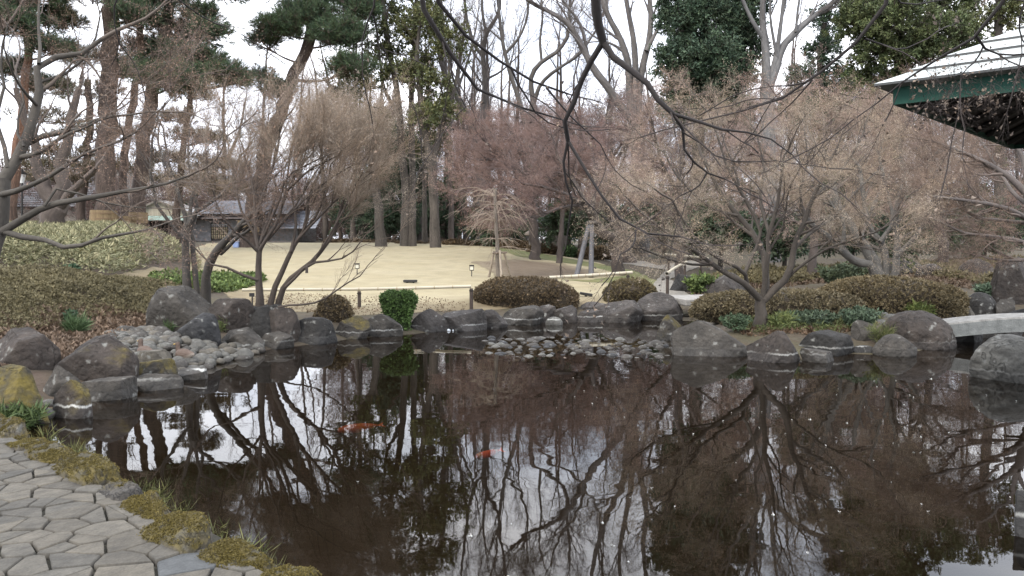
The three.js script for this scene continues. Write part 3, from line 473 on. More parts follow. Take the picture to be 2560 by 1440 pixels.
/* ---------- trees ---------- */
class Tree {
  constructor(name, label, cat, seed, P, group) { this.R = rng(seed); this.P = P; this.label = label; this.name = name; this.cat = cat; this.group = group; this.trunk = new GB(); this.br = new GB(); this.tw = []; this.foot = null; }
  /* a limb through pixels x, y at distance D0..D1, w0..w1 pixels thick; y = null puts the start on the ground */
  limb(D0, D1, w0, w1, xy, o = {}) {
    const n = xy.length / 2, raw = []; for (let k = 0; k < n; k++) { const D = lerp(D0, D1, n > 1 ? k / (n - 1) : 0); raw.push(xy[2 * k + 1] === null ? ground(xy[2 * k], D).add(V(0, -0.15, 0)) : at(xy[2 * k], xy[2 * k + 1], D)); }
    return this.path(raw, w0 / 2 / FOCAL * D0, w1 / 2 / FOCAL * D1, o);
  }
  path(raw, r0, r1, o = {}) {
    if (!this.foot) this.foot = raw[0].clone();
    const c = new THREE.CatmullRomCurve3(raw, false, 'centripetal'), len = c.getLength(), n = clamp(Math.round(len / (o.step ?? 0.28)), 5, 46), pts = c.getSpacedPoints(n), rad = [];
    for (let k = 0; k <= n; k++) { const t = k / n; rad.push(lerp(r0, r1, Math.pow(t, 0.85)) * (1 + 0.1 * noise(raw[0].x * 5 + k * 0.7, raw[0].y * 5, 1))); if (k > 0 && k < n) { const a = (o.wig ?? 0.35) * rad[k]; pts[k].add(V(noise(k * 0.6, raw[0].x * 9, 1), 0.5 * noise(k * 0.6, raw[0].x * 9, 5), noise(k * 0.6, raw[0].x * 9, 9)).multiplyScalar(a * 2)); } }
    const B = this.P.bark; this.trunk.tube(pts, rad, r0 > 0.12 ? 10 : r0 > 0.04 ? 8 : 6, (t, p) => { const k = 0.85 + 0.5 * fbm(p.x * 2, p.y * 1.2, p.z * 2, 3), hi = this.P.barkTop && clamp((p.y - this.P.barkTop[3]) / 3, 0, 1); const b = hi ? mixc(B, this.P.barkTop, hi) : B; return b.map((v) => v * k); }, o.flare ?? 0, r0 > 0.06 ? 0.18 : 0.1);
    const L = { pts, rad, len }; if (o.grow !== false) this.sprout(pts, rad, len, o.lvl ?? 0, o.t0 ?? 0.35, o.end !== false); return L;
  }
  sprout(pts, rad, len, lvl, t0, end) {
    const R = this.R, P = this.P, spec = P.lv[lvl]; let az = R() * 6.28;
    if (!spec) { this.twigs(pts, len); return; }
    const n = Math.max(1, Math.round(len * (1 - t0) * spec.n)), last = pts.length - 1;
    for (let k = 0; k < n + (end ? 1 : 0); k++) {
      const tip = k === n, t = tip ? 1 : lerp(t0, 1, (k + R()) / n), f = t * last, i = Math.min(Math.floor(f), last - 1), p = V().lerpVectors(pts[i], pts[i + 1], f - i), tan = V().subVectors(pts[i + 1], pts[i]).normalize();
      az += 2.4 + (R() - 0.5); const s0 = side(tan, () => (Math.sin(az * 12.9898 + R() * 0.7) * 0.5 + 0.5)), ang = tip ? 0.15 * R() : lerp(spec.ang[0], spec.ang[1], R()), d = bend(tan, ang, s0);
      d.y = d.y * (spec.flat ?? 1) + (spec.up ?? 0); if (P.out) { const o = V(p.x - this.foot.x, 0, p.z - this.foot.z).normalize(); d.addScaledVector(o, P.out); } d.normalize();
      const L = lerp(spec.len[0], spec.len[1], R()) * (tip ? 1 : 1 - 0.4 * t), r0 = Math.min(rad[i] * (tip ? 0.95 : 0.62), spec.rmax ?? 1), m = lvl === P.lv.length - 1 ? 4 : 6, q = [p.clone()], rr = [r0]; let cur = p.clone();
      for (let j = 1; j <= m; j++) { d.add(randDir(R).multiplyScalar(spec.wig ?? 0.25)); d.y += spec.lift ?? 0.05; d.normalize(); cur = cur.clone().addScaledVector(d, L / m); q.push(cur); rr.push(lerp(r0, Math.max(r0 * 0.3, 0.004), j / m)); }
      const b = P.bark.map((v, c) => lerp(v, P.tipBark ? P.tipBark[c] : v, (lvl + 1) / P.lv.length)); this.br.tube(q, rr, r0 > 0.03 ? 6 : r0 > 0.012 ? 4 : 3, b);
      this.sprout(q, rr, L, lvl + 1, 0.2, true);
    }
  }
  twigs(pts, len) {
    const R = this.R, T = this.P.tw, n = Math.max(1, Math.round(len / T.step)), last = pts.length - 1;
    for (let k = 0; k <= n; k++) { const t = k === n ? 1 : 0.15 + 0.85 * (k + R()) / n, f = Math.min(t, 1) * last, i = Math.min(Math.floor(f), last - 1), p = V().lerpVectors(pts[i], pts[i + 1], f - i), tan = V().subVectors(pts[i + 1], pts[i]).normalize(), d = k === n ? tan : bend(tan, lerp(T.ang?.[0] ?? 0.4, T.ang?.[1] ?? 1, R()), side(tan, R)); d.y = d.y * (T.flat ?? 1) + (T.up ?? 0.1); this.put(p, d.normalize(), lerp(T.s[0], T.s[1], R())); }
  }
  put(p, d, s) { if (this.P.floor && p.y < this.P.floor && this.R() > 0.12) return; if (this.P.gaps && noise(p.x * 0.9 + 5, p.y * 1.5, p.z * 0.9) < this.P.gaps - 0.25 * this.R()) return; this.tw.push(new THREE.Matrix4().compose(p, new THREE.Quaternion().setFromUnitVectors(Y, d).multiply(new THREE.Quaternion().setFromAxisAngle(Y, this.R() * 6.28)), V(s, s, s))); }
  /* clumps of foliage: x, y, nearer/farther, half width, half height in pixels, how many sprays; linked to the tree by a bough */
  clumps(D, list, o = {}) {
    const R = this.R; for (const [x, y, dd, rx, ry, n] of list) {
      const c = at(x, y, D + dd), k = (D + dd) / FOCAL, a = rx * k, b = ry * k, dz = (o.deep ?? 0.85) * a;
      if (o.link) { let best = null, m = 1e9; for (const L of o.link) for (let i = 0; i < L.pts.length; i++) { const e = L.pts[i].distanceTo(c) + Math.max(0, L.pts[i].y - c.y) * 1.5; if (e < m) { m = e; best = [L.pts[i], L.rad[i]]; } } const mid = V().lerpVectors(best[0], c, 0.55).add(V(0, -0.12 * m + (o.arch ?? 0) * m, 0)), pts = new THREE.CatmullRomCurve3([best[0], mid, c]).getPoints(7), r0 = Math.min(best[1] * 0.45, 0.04 + m * 0.016); this.br.tube(pts, pts.map((_, i) => lerp(r0, 0.02, i / 7)), 5, this.P.bark);
        for (let j = 0; j < 5; j++) { const e = V(c.x + (R() - 0.5) * 1.5 * a, c.y + (R() - 0.3) * b, c.z + (R() - 0.5) * 1.5 * dz), q = [pts[4 + (j % 3)], V().lerpVectors(pts[5], e, 0.5).add(V(0, -0.1 * b, 0)), e]; this.br.tube(q, [r0 * 0.4, r0 * 0.3, 0.012], 4, this.P.bark); } }
      for (let j = 0; j < n; j++) { const u = randDir(R), rr = Math.pow(R(), 0.45), lump = 0.75 + 0.5 * noise(u.x * 2.5 + x, u.y * 2.5, u.z * 2.5), p = V(c.x + u.x * a * rr * lump, c.y + u.y * b * rr * lump, c.z + u.z * dz * rr * lump), d = V().copy(u).multiplyScalar(o.outward ?? 0.8).add(randDir(R).multiplyScalar(0.6)).add(V(0, o.up ?? 0.5, 0)).normalize(); this.put(p, d, lerp(o.s?.[0] ?? 0.8, o.s?.[1] ?? 1.4, R())); }
    }
    return this;
  }
  finish() {
    const t = rooted(this.name, this.label, this.cat, this.foot, this.group), P = this.P;
    mesh('trunk', this.trunk.build(), P.mat ?? M.bark, t); if (this.br.count) mesh('branches', this.br.build(), M.twig, t, 'stuff');
    const v = TW[P.tw?.kind] ?? [], R = this.R, T = P.tint ?? [1, 1, 1], leafy = ['oak', 'ever', 'light', 'pine', 'olive'].includes(P.tw?.kind);
    v.forEach((g, k) => { const l = this.tw.filter((_, i) => i % v.length === k); if (l.length) copies(leafy ? 'foliage' : 'twigs', g, leafy ? M.leaf : M.twig, l, t, () => { const b = 0.75 + R() * 0.5, h = (R() - 0.5) * 0.14; return [T[0] * b * (1 + h), T[1] * b, T[2] * b * (1 - h)]; }); });
    return t;
  }
}
const lvMaple = (k = 1) => [{ n: 4.2 / k, len: [0.45 * k, 0.95 * k], ang: [0.5, 1.0], up: 0.12, flat: 0.7, wig: 0.22, lift: 0.04 }, { n: 4.2 / k, len: [0.26 * k, 0.52 * k], ang: [0.5, 1.0], up: 0.08, flat: 0.7, wig: 0.3 }];
const SP_ = {
  maple: { bark: [0.115, 0.092, 0.075], tipBark: [0.11, 0.08, 0.062], mat: M.smoothBark, lv: lvMaple(), tw: { kind: 'maple', step: 0.09, s: [0.32, 0.65], flat: 0.7, up: 0.12 }, out: 0.25 },
  grey: { gaps: -0.01, bark: [0.085, 0.076, 0.066], tipBark: [0.07, 0.056, 0.047], mat: M.smoothBark, lv: lvMaple(1.1), tw: { kind: 'maple', step: 0.125, s: [0.34, 0.68], flat: 0.6, up: 0.1 }, out: 0.25, tint: [1.38, 1.34, 1.22] },
  red: { gaps: 0.01, bark: [0.1, 0.08, 0.07], tipBark: [0.085, 0.06, 0.054], mat: M.smoothBark, lv: lvMaple(1.3), tw: { kind: 'red', step: 0.17, s: [0.6, 1.15], flat: 0.5, up: 0.05 }, out: 0.4 },
  shoot: { gaps: -0.02, floor: 2.25, bark: [0.085, 0.066, 0.053], tipBark: [0.1, 0.075, 0.056], mat: M.smoothBark, lv: [{ n: 3.2, len: [0.4, 0.85], ang: [0.35, 0.85], up: 0.25, wig: 0.22, lift: 0.06 }, { n: 3.6, len: [0.25, 0.5], ang: [0.3, 0.8], up: 0.2, wig: 0.22 }], tw: { kind: 'shoot', step: 0.068, s: [0.34, 0.78], up: 0.3, ang: [0.2, 0.8] }, out: 0.25 },
  bare: { bark: [0.15, 0.137, 0.125], tipBark: [0.115, 0.1, 0.093], mat: M.smoothBark, lv: [{ n: 1.0, len: [1.6, 3.4], ang: [0.35, 0.75], up: 0.3, wig: 0.16, lift: 0.05, rmax: 0.09 }, { n: 1.5, len: [0.9, 1.7], ang: [0.35, 0.75], up: 0.2, wig: 0.2, rmax: 0.04 }], tw: { kind: 'bare', step: 0.32, s: [0.9, 1.7], up: 0.2, ang: [0.25, 0.75] }, out: 0.15 },
  oak: { bark: [0.115, 0.1, 0.085], tipBark: [0.08, 0.065, 0.055], mat: M.bark, lv: [{ n: 0.5, len: [1.4, 2.6], ang: [0.5, 0.9], up: 0.15, wig: 0.2 }], tw: { kind: 'oak', step: 0.6, s: [0.9, 1.5], up: 0.3 } },
  ever: { bark: [0.08, 0.068, 0.055], mat: M.bark, lv: [], tw: { kind: 'ever', step: 0.6, s: [1, 1.5] } },
  light: { bark: [0.1, 0.085, 0.065], mat: M.bark, lv: [], tw: { kind: 'light', step: 0.6, s: [1, 1.5] } },
  pine: { bark: [0.115, 0.085, 0.07], mat: M.bark, lv: [], tw: { kind: 'pine', step: 0.6, s: [1, 1.5] } },
};

/* ---------- the trees of the garden ---------- */
// slender multi-stemmed tree at the shore
{
  const t = new Tree('slender_tree', 'slender tree with long upright shoots rising from the shore boulders on the left', 'tree', 101, SP_.shoot);
  const a = t.limb(14.7, 14.6, 24, 13, [655, 828, 648, 740, 643, 682, 648, 626], { flare: 0.3, grow: false });
  t.limb(14.6, 15.2, 11, 4, [648, 628, 640, 585, 637, 545, 634, 480, 622, 425, 610, 387]); t.limb(14.6, 14.2, 10, 4, [648, 628, 668, 596, 690, 560, 712, 480, 722, 416, 728, 368]);
  t.limb(14.6, 13.8, 8, 3, [647, 632, 610, 594, 575, 570, 545, 520, 530, 470]); t.limb(14.5, 15, 8, 3, [638, 545, 660, 480, 680, 421, 685, 383, 700, 349]); t.limb(14.9, 15.6, 8, 3, [640, 590, 600, 520, 590, 440, 575, 397, 570, 359]);
  t.limb(14.6, 14.4, 8, 3, [644, 700, 630, 690, 605, 686, 572, 670, 537, 666, 497, 632, 470, 600], { t0: 0.6 });
  t.limb(14.8, 14.6, 17, 6, [672, 790, 680, 750, 700, 692, 715, 668, 727, 630, 742, 600, 762, 570, 770, 500, 800, 430]);
  t.limb(14.9, 14.3, 17, 5, [690, 788, 700, 745, 716, 705, 756, 672, 790, 645, 830, 590, 850, 530, 870, 460], { t0: 0.5 });
  t.limb(14.6, 14, 9, 3, [715, 716, 745, 688, 775, 660, 822, 652, 870, 640, 905, 600], { t0: 0.4 }); t.limb(14.7, 14, 6, 3, [695, 768, 730, 762, 775, 760, 815, 745, 862, 712, 900, 690], { t0: 0.5 });
  t.limb(14.6, 15.4, 9, 3, [727, 630, 740, 560, 730, 470, 750, 411, 760, 368]); t.limb(14.6, 15, 8, 3, [742, 602, 790, 540, 820, 450, 830, 406, 850, 387]); t.limb(14.8, 15.8, 8, 3, [650, 640, 660, 560, 640, 470, 655, 402, 650, 359]);
  for (const [d, xy] of [[15.6, [672, 596, 740, 510, 790, 430, 830, 383]], [14, [668, 600, 760, 500, 850, 430, 900, 406]], [14.2, [712, 480, 780, 421, 840, 392]], [15.2, [690, 560, 740, 430, 780, 387, 800, 354]], [13.8, [742, 602, 820, 520, 900, 450, 930, 430]], [15.6, [650, 610, 690, 460, 640, 387, 660, 345]]]) t.limb(14.6, d, 8, 3, xy, { t0: 0.2 });
  t.limb(14.3, 13.6, 7, 3, [790, 645, 840, 560, 880, 480, 905, 435]); t.limb(14.6, 13.6, 7, 3, [660, 590, 700, 500, 720, 440, 780, 406, 820, 387]);
  t.finish();
}
// three-stemmed tree behind the boulders
{
  const t = new Tree('leaning_tree', 'three stemmed dark grey tree behind the largest boulder, one stem leaning right', 'tree', 102, { ...SP_.grey, tint: [1, 0.97, 0.92], tw: { ...SP_.grey.tw, kind: 'fine', step: 0.16, s: [0.4, 0.75] } });
  t.limb(16.4, 16.2, 26, 17, [470, null, 462, 650, 460, 592, 468, 562], { grow: false, flare: 0.25 });
  t.limb(16.2, 16.6, 12, 4, [466, 566, 450, 495, 430, 435, 420, 400, 408, 320]); t.limb(16.2, 15.6, 11, 5, [462, 600, 448, 590, 424, 552, 395, 522, 386, 482, 376, 437, 380, 360]);
  t.limb(16.2, 16.5, 12, 5, [470, 562, 484, 534, 536, 500, 568, 470, 585, 440, 600, 390], { t0: 0.45 }); t.limb(16.2, 16.8, 11, 4, [472, 560, 476, 515, 486, 464, 510, 450, 540, 420, 545, 360]);
  t.limb(16.5, 16.3, 18, 12, [494, null, 485, 650, 477, 592, 470, 562], { grow: false }); t.limb(16.3, 16.9, 10, 4, [474, 580, 492, 520, 480, 460, 470, 380, 476, 310]);
  t.limb(16.5, 15.4, 30, 14, [508, null, 517, 684, 536, 638, 558, 608, 592, 574, 618, 545], { flare: 0.25, t0: 0.7 }); t.limb(15.4, 15.6, 13, 4, [618, 545, 650, 500, 668, 450, 690, 390, 700, 330]); t.limb(16, 15, 11, 5, [552, 634, 578, 610, 600, 588, 625, 575, 650, 540]);
  t.limb(16.2, 16.8, 8, 3, [430, 440, 400, 380, 395, 330, 405, 290]);
  t.finish();
}
// maple at the left edge
{
  const t = new Tree('edge_maple', 'mottled grey maple entering from the left edge with long snaking boughs', 'tree', 103, { ...SP_.maple, bark: [0.085, 0.075, 0.062], lv: [{ n: 1.5, len: [0.6, 1.2], ang: [0.5, 1], up: 0.1, flat: 0.7, wig: 0.25 }, { n: 2.4, len: [0.35, 0.65], ang: [0.5, 1], flat: 0.7, wig: 0.3 }], tw: { ...SP_.maple.tw, kind: 'fine', step: 0.17, s: [0.35, 0.7] } });
  t.limb(9.4, 9.6, 46, 34, [-60, null, -40, 720, -8, 620, 2, 540, 8, 450], { grow: false, flare: 0.2 });
  t.limb(9.6, 10.2, 30, 10, [8, 450, 30, 415, 57, 380, 76, 322, 92, 262, 102, 205, 97, 160, 120, 145, 150, 142, 215, 130, 255, 97], { t0: 0.4 }); t.limb(9.9, 10.6, 10, 4, [97, 160, 100, 110, 95, 60, 98, -10, 90, -80]);
  t.limb(9.7, 9, 15, 5, [48, 394, 91, 384, 128, 364, 160, 338, 200, 325, 250, 300]); t.limb(9.9, 9.3, 16, 4, [66, 360, 124, 334, 181, 329, 215, 312, 258, 292, 300, 291, 376, 279], { t0: 0.3 });
  t.limb(9.5, 8.7, 16, 5, [4, 486, 36, 479, 88, 458, 144, 430, 182, 400, 242, 373, 300, 352, 340, 330], { t0: 0.35 });
  t.limb(9.5, 9.1, 22, 5, [8, 578, 64, 544, 111, 517, 168, 504, 228, 494, 319, 477, 416, 459, 470, 440], { t0: 0.45 }); t.limb(9.3, 9.6, 8, 3, [111, 515, 112, 496, 134, 474, 165, 474, 205, 486, 240, 500, 300, 515, 380, 520], { t0: 0.5 });
  t.limb(9.5, 8.9, 17, 4, [8, 578, 36, 586, 84, 598, 134, 603, 158, 618, 181, 623, 209, 611, 250, 595, 286, 594, 309, 585, 372, 573, 420, 556], { t0: 0.5 });
  t.limb(9.6, 10, 14, 4, [20, 420, 10, 360, -10, 300, 10, 220, 0, 150, 20, 60]); t.limb(9.8, 9, 9, 3, [91, 262, 60, 230, 30, 180, 10, 120]); t.limb(10, 10.5, 8, 3, [102, 205, 150, 190, 200, 160, 250, 60, 240, -10]); t.limb(9.6, 9.9, 7, 3, [60, 366, 40, 320, 60, 250, 40, 180]);
  t.finish();
}
// weeping sapling on stakes
{
  const t = new Tree('weeping_tree', 'small weeping tree with arching pale branches tied to wooden stakes on the lawn', 'tree', 104, { bark: [0.2, 0.17, 0.14], lv: [], mat: M.smoothBark });
  const D = 27, a = t.limb(D, D, 12, 7, [1248, null, 1244, 640, 1242, 580, 1238, 520, 1238, 470], { grow: false }), R = t.R, c = [0.25, 0.2, 0.155];
  for (let k = 0; k < 60; k++) { const f = k % 4 ? 0.62 + 0.36 * R() : 0.3 + 0.3 * R(), p = a.pts[Math.floor(f * (a.pts.length - 1))], az = R() * 6.283, up = k % 4 ? 0.1 + R() * 0.3 : 0.1, out = k % 4 ? 0.4 + R() * 0.85 : 0.4 + R() * 0.6, drop = k % 4 ? 0.15 + R() * R() * 1.5 : 0.1 + R() * 0.3, d = V(Math.cos(az), 0, Math.sin(az)), q = [];
    for (let j = 0; j <= 7; j++) { const s = j / 7; q.push(V(p.x + d.x * out * s * 1.25 + 0.03 * noise(k, s * 4, 1), p.y + up * Math.sin(Math.min(1, s * 1.7) * 1.57) - drop * s * s * 1.1 + 0.03 * noise(k, s * 4, 5), p.z + d.z * out * s * 1.25)); }
    const r0 = 0.009 + R() * 0.004; t.br.tube(q, q.map((_, j) => lerp(r0, 0.004, j / 7)), 4, c);
    for (let m = 0; m < 3; m++) { const s = q[2 + Math.floor(R() * 5)], dd = V(d.x + (R() - 0.5) * 1.6, -0.3 - R(), d.z + (R() - 0.5) * 1.6).normalize(), e = [s, V().copy(s).addScaledVector(dd, 0.2).add(V(0, 0.05, 0)), V().copy(s).addScaledVector(dd, 0.45 + 0.2 * R())]; t.br.tube(e, [0.006, 0.005, 0.003], 3, c); } }
  t.finish();
  const s = rooted('tree_stakes', 'three pale wooden stakes with a crossbar propping the weeping tree', 'stakes', ground(1248, D)), top = at(1245, 628, D);
  for (const [x, y, dd] of [[1222, 628, 0.35], [1254, 626, -0.5], [1277, 630, 0.35]]) { const g = new GB(), p = ground(x + (x < 1240 ? 0 : 0), D + dd); g.tube([p, at(lerp(1246, x, 0.45), y, D + dd * 0.3)], [0.045, 0.04], 8, [0.33, 0.28, 0.22]); mesh('stake', g.build(), M.wood, s); }
  const g = new GB(); g.tube([at(1231, 633, D - 0.1), at(1268, 631, D - 0.1)], [0.032, 0.032], 7, [0.16, 0.125, 0.1]); mesh('crossbar', g.build(), M.wood, s);
}
// maple on the planted point
{
  const t = new Tree('island_maple', 'broad grey maple with a low fork on the planted point in front of the hedge', 'tree', 105, { ...SP_.grey, bark: [0.078, 0.065, 0.053] }), D = 14.6;
  t.limb(D, D, 34, 29, [1897, 845, 1903, 800, 1904, 766, 1903, 744], { grow: false, flare: 0.35 });
  t.limb(D, D - 0.6, 19, 6, [1903, 752, 1886, 738, 1868, 714, 1834, 694, 1784, 662, 1734, 626, 1690, 600, 1640, 560], { t0: 0.4 }); t.limb(D, D - 0.9, 11, 5, [1868, 716, 1861, 680, 1820, 658, 1770, 630, 1720, 570, 1680, 500], { t0: 0.35 });
  t.limb(D, D + 0.5, 10, 5, [1862, 682, 1876, 652, 1890, 620, 1902, 585, 1880, 530, 1850, 470, 1830, 400]); t.limb(D, D - 0.4, 16, 6, [1906, 746, 1914, 694, 1920, 632, 1922, 581, 1936, 541, 1950, 470, 1960, 390]);
  t.limb(D, D - 0.3, 20, 8, [1908, 752, 1930, 728, 1962, 702, 1980, 650, 1990, 598, 2013, 548, 2030, 500, 2044, 474, 2070, 410], { t0: 0.45 }); t.limb(D, D + 1.2, 20, 8, [1908, 746, 1916, 690, 1902, 620, 1880, 580, 1845, 540, 1800, 480, 1760, 400]);
  t.limb(D, D + 0.9, 11, 5, [1985, 620, 2030, 580, 2090, 540, 2130, 490, 2180, 440]); t.limb(D, D - 0.8, 9, 4, [1962, 702, 2010, 660, 2070, 620, 2130, 600, 2190, 580]); t.limb(D, D + 1, 9, 4, [1922, 581, 1900, 500, 1910, 420, 1890, 330]);
  t.limb(D, D - 1, 7, 4, [1784, 662, 1720, 660, 1650, 640, 1600, 620]); t.limb(D, D + 0.6, 8, 4, [2013, 548, 2000, 480, 2020, 400, 2010, 330]); t.limb(D, D + 1.4, 8, 4, [2030, 500, 2100, 430, 2150, 350, 2170, 290]); t.limb(D + 0.6, D + 1.2, 8, 4, [1845, 540, 1780, 520, 1700, 450, 1660, 380]); t.limb(D + 0.5, D + 1, 8, 4, [1880, 530, 1820, 420, 1790, 330, 1770, 280]); t.limb(D, D - 0.6, 6, 4, [1920, 632, 1960, 560, 1970, 480, 2000, 420]);
  t.finish();
}
// forked grey maple on the slope
{
  const t = new Tree('slope_maple', 'smooth pale grey maple with several trunks spreading from one foot behind the long hedge', 'tree', 106, { ...SP_.grey, bark: [0.135, 0.127, 0.115], tint: [1.25, 1.17, 1.08] }), D = 22;
  t.limb(D, D - 0.5, 28, 8, [2212, null, 2178, 664, 2137, 655, 2103, 626, 2069, 592, 2040, 570, 2015, 540, 1990, 480], { flare: 0.2 }); t.limb(D, D + 0.6, 38, 10, [2214, null, 2187, 657, 2150, 606, 2123, 558, 2095, 520, 2080, 450, 2060, 380], { flare: 0.2 });
  t.limb(D, D - 0.4, 22, 8, [2220, null, 2241, 650, 2243, 600, 2241, 560, 2247, 504, 2260, 440, 2250, 370]); t.limb(D, D + 0.5, 24, 8, [2216, null, 2213, 640, 2200, 605, 2172, 564, 2160, 500, 2150, 420]);
  t.limb(D - 0.2, D - 1.2, 12, 5, [2242, 640, 2280, 600, 2310, 560, 2330, 500, 2380, 440]); t.limb(D, D + 0.5, 11, 5, [2200, 605, 2230, 560, 2220, 480, 2200, 400, 2210, 330]); t.limb(D, D + 1, 10, 5, [2150, 606, 2170, 540, 2200, 480]); t.limb(D - 0.5, D - 1, 10, 5, [2103, 626, 2110, 560, 2070, 500, 2040, 420]); t.limb(D, D - 0.8, 9, 4, [2247, 504, 2300, 430, 2360, 360]); t.limb(D, D - 1.5, 9, 4, [2241, 580, 2330, 540, 2400, 520, 2470, 500]);
  t.finish();
}
// low maple reaching in from the right edge
{
  const t = new Tree('right_maple', 'reddish brown maple reaching in low from the right edge under the roof', 'tree', 107, { ...SP_.maple, bark: [0.13, 0.11, 0.1], lv: lvMaple(1.0), tint: [0.85, 0.75, 0.72] }), D = 16.5;
  t.limb(D, D, 40, 26, [2640, null, 2620, 640, 2590, 560, 2570, 480], { grow: false, flare: 0.2 });
  t.limb(D, D - 1, 16, 5, [2590, 560, 2540, 530, 2470, 510, 2400, 500, 2330, 490], { t0: 0.15 }); t.limb(D, D + 1, 18, 5, [2572, 490, 2520, 440, 2450, 400, 2380, 370, 2320, 350], { t0: 0.2 }); t.limb(D, D - 0.5, 14, 5, [2610, 620, 2540, 600, 2480, 590, 2420, 585, 2360, 560], { t0: 0.15 });
  t.limb(D, D + 1.5, 16, 5, [2570, 480, 2560, 400, 2520, 340, 2490, 300]); t.limb(D, D, 12, 4, [2615, 640, 2560, 650, 2500, 650, 2450, 640], { t0: 0.2 }); t.limb(D, D + 2, 12, 5, [2580, 520, 2530, 480, 2500, 430, 2440, 330]); t.limb(D, D + 0.4, 11, 4, [2590, 560, 2500, 550, 2430, 540, 2350, 420]); t.limb(D, D + 1, 12, 5, [2570, 480, 2600, 400, 2640, 330, 2700, 280]);
  t.finish();
}
// reddish maples in the middle distance
function redMaple(seed, label, D, trunk, limbs, tint, group) { const t = new Tree('red_maple', label, 'tree', seed, { ...SP_.red, tint }, group); for (const l of trunk) t.limb(D, l[0], l[1], l[2], l[3], { grow: false, flare: 0.2 }); for (const [dd, w, xy, t0] of limbs) t.limb(D, D + dd, w, 5, xy, { t0: t0 ?? 0.25 }); return t.finish(); }
redMaple(108, 'reddish maple whose leaning trunk rests on two grey props at the end of the lawn', 31, [[30, 30, 22, [1548, null, 1530, 598, 1500, 580, 1484, 545, 1478, 525, 1455, 510]]], [[-2, 14, [1456, 511, 1420, 490, 1370, 470, 1310, 460]], [1, 13, [1470, 518, 1440, 460, 1400, 400, 1380, 340]], [-1, 12, [1484, 545, 1520, 480, 1550, 420, 1570, 360]], [2, 12, [1480, 530, 1490, 450, 1480, 370]], [-2.5, 10, [1460, 512, 1400, 520, 1350, 540, 1300, 545]], [0, 10, [1500, 580, 1560, 540, 1620, 510]], [-1.5, 11, [1530, 598, 1590, 560, 1640, 540]]], [0.95, 0.88, 0.86]);
redMaple(109, 'tall reddish brown maple with a straight grey trunk behind the stone lantern', 38, [[38, 26, 18, [1340, null, 1332, 560, 1326, 520, 1318, 450]]], [[-2, 15, [1318, 455, 1270, 410, 1230, 370, 1200, 340]], [1, 14, [1320, 460, 1310, 400, 1290, 350, 1270, 310]], [-1, 13, [1325, 500, 1400, 430, 1450, 390]], [2, 12, [1322, 480, 1260, 460, 1210, 440, 1180, 430]], [0, 12, [1320, 450, 1360, 370, 1400, 320]], [-3, 12, [1322, 490, 1260, 500, 1200, 490]], [3, 11, [1318, 440, 1250, 380, 1200, 360]], [-1, 10, [1330, 540, 1400, 520, 1440, 500]], [-2, 12, [1320, 470, 1280, 420, 1240, 400, 1200, 400]], [1, 12, [1322, 480, 1360, 440, 1420, 430, 1470, 420]], [2, 12, [1320, 460, 1250, 370, 1220, 320]], [-2, 11, [1326, 520, 1260, 530, 1200, 520]], [3, 11, [1320, 450, 1300, 380, 1260, 330]], [0, 10, [1326, 520, 1280, 560, 1220, 570]]], [1.1, 1.0, 0.95]);
redMaple(110, 'reddish maple with a thick slanting grey trunk behind the propped one', 40, [[40, 40, 24, [1566, null, 1556, 590, 1538, 548, 1510, 490, 1478, 440, 1455, 390]]], [[0, 16, [1455, 392, 1430, 330, 1410, 290]], [-1, 15, [1480, 445, 1530, 390, 1570, 340]], [2, 14, [1510, 490, 1450, 450, 1390, 420]], [-2, 14, [1538, 548, 1600, 470, 1640, 400]], [1, 12, [1460, 400, 1500, 330, 1520, 290]], [-3, 13, [1480, 450, 1400, 400, 1330, 380]], [2, 12, [1500, 480, 1560, 440, 1610, 430]], [0, 12, [1470, 420, 1440, 350, 1390, 320]], [-3, 12, [1510, 490, 1440, 500, 1370, 490]]], [0.95, 0.88, 0.86]);
redMaple(111, 'slim maple stem with reddish twigs between the stone lantern and the props', 37, [[37, 15, 9, [1396, null, 1404, 560, 1408, 500, 1402, 440]]], [[-1, 9, [1402, 445, 1380, 380, 1350, 350]], [1, 9, [1404, 460, 1440, 400, 1470, 350]], [0, 8, [1408, 500, 1350, 470, 1310, 440]]], [1, 0.9, 0.88]);
redMaple(112, 'tan maple behind the bamboo handrail, between the path and the island maple', 29, [[29, 22, 16, [1700, null, 1702, 600, 1690, 540, 1696, 480]]], [[-1, 12, [1696, 482, 1660, 420, 1640, 350, 1630, 300]], [1, 12, [1694, 500, 1740, 420, 1780, 350, 1800, 290]], [-2, 11, [1690, 540, 1630, 500, 1590, 450]], [1, 11, [1696, 480, 1700, 400, 1720, 320, 1700, 260]], [0, 11, [1692, 530, 1760, 480, 1820, 430]]], [1.5, 1.52, 1.4]);
redMaple(113, 'brown maple filling the background left of the pavilion roof', 31, [[31, 26, 18, [2360, null, 2352, 560, 2340, 480, 2330, 410]]], [[-1, 13, [2330, 412, 2290, 340, 2240, 290]], [1, 13, [2332, 430, 2380, 360, 2420, 330]], [0, 12, [2340, 480, 2260, 440, 2200, 400]], [-1, 12, [2330, 410, 2330, 330, 2300, 260]], [2, 12, [2342, 500, 2420, 450, 2480, 420]], [-2, 12, [2350, 560, 2440, 540, 2500, 520]], [1, 12, [2332, 420, 2260, 350, 2190, 330]]], [1.1, 1.04, 1]);
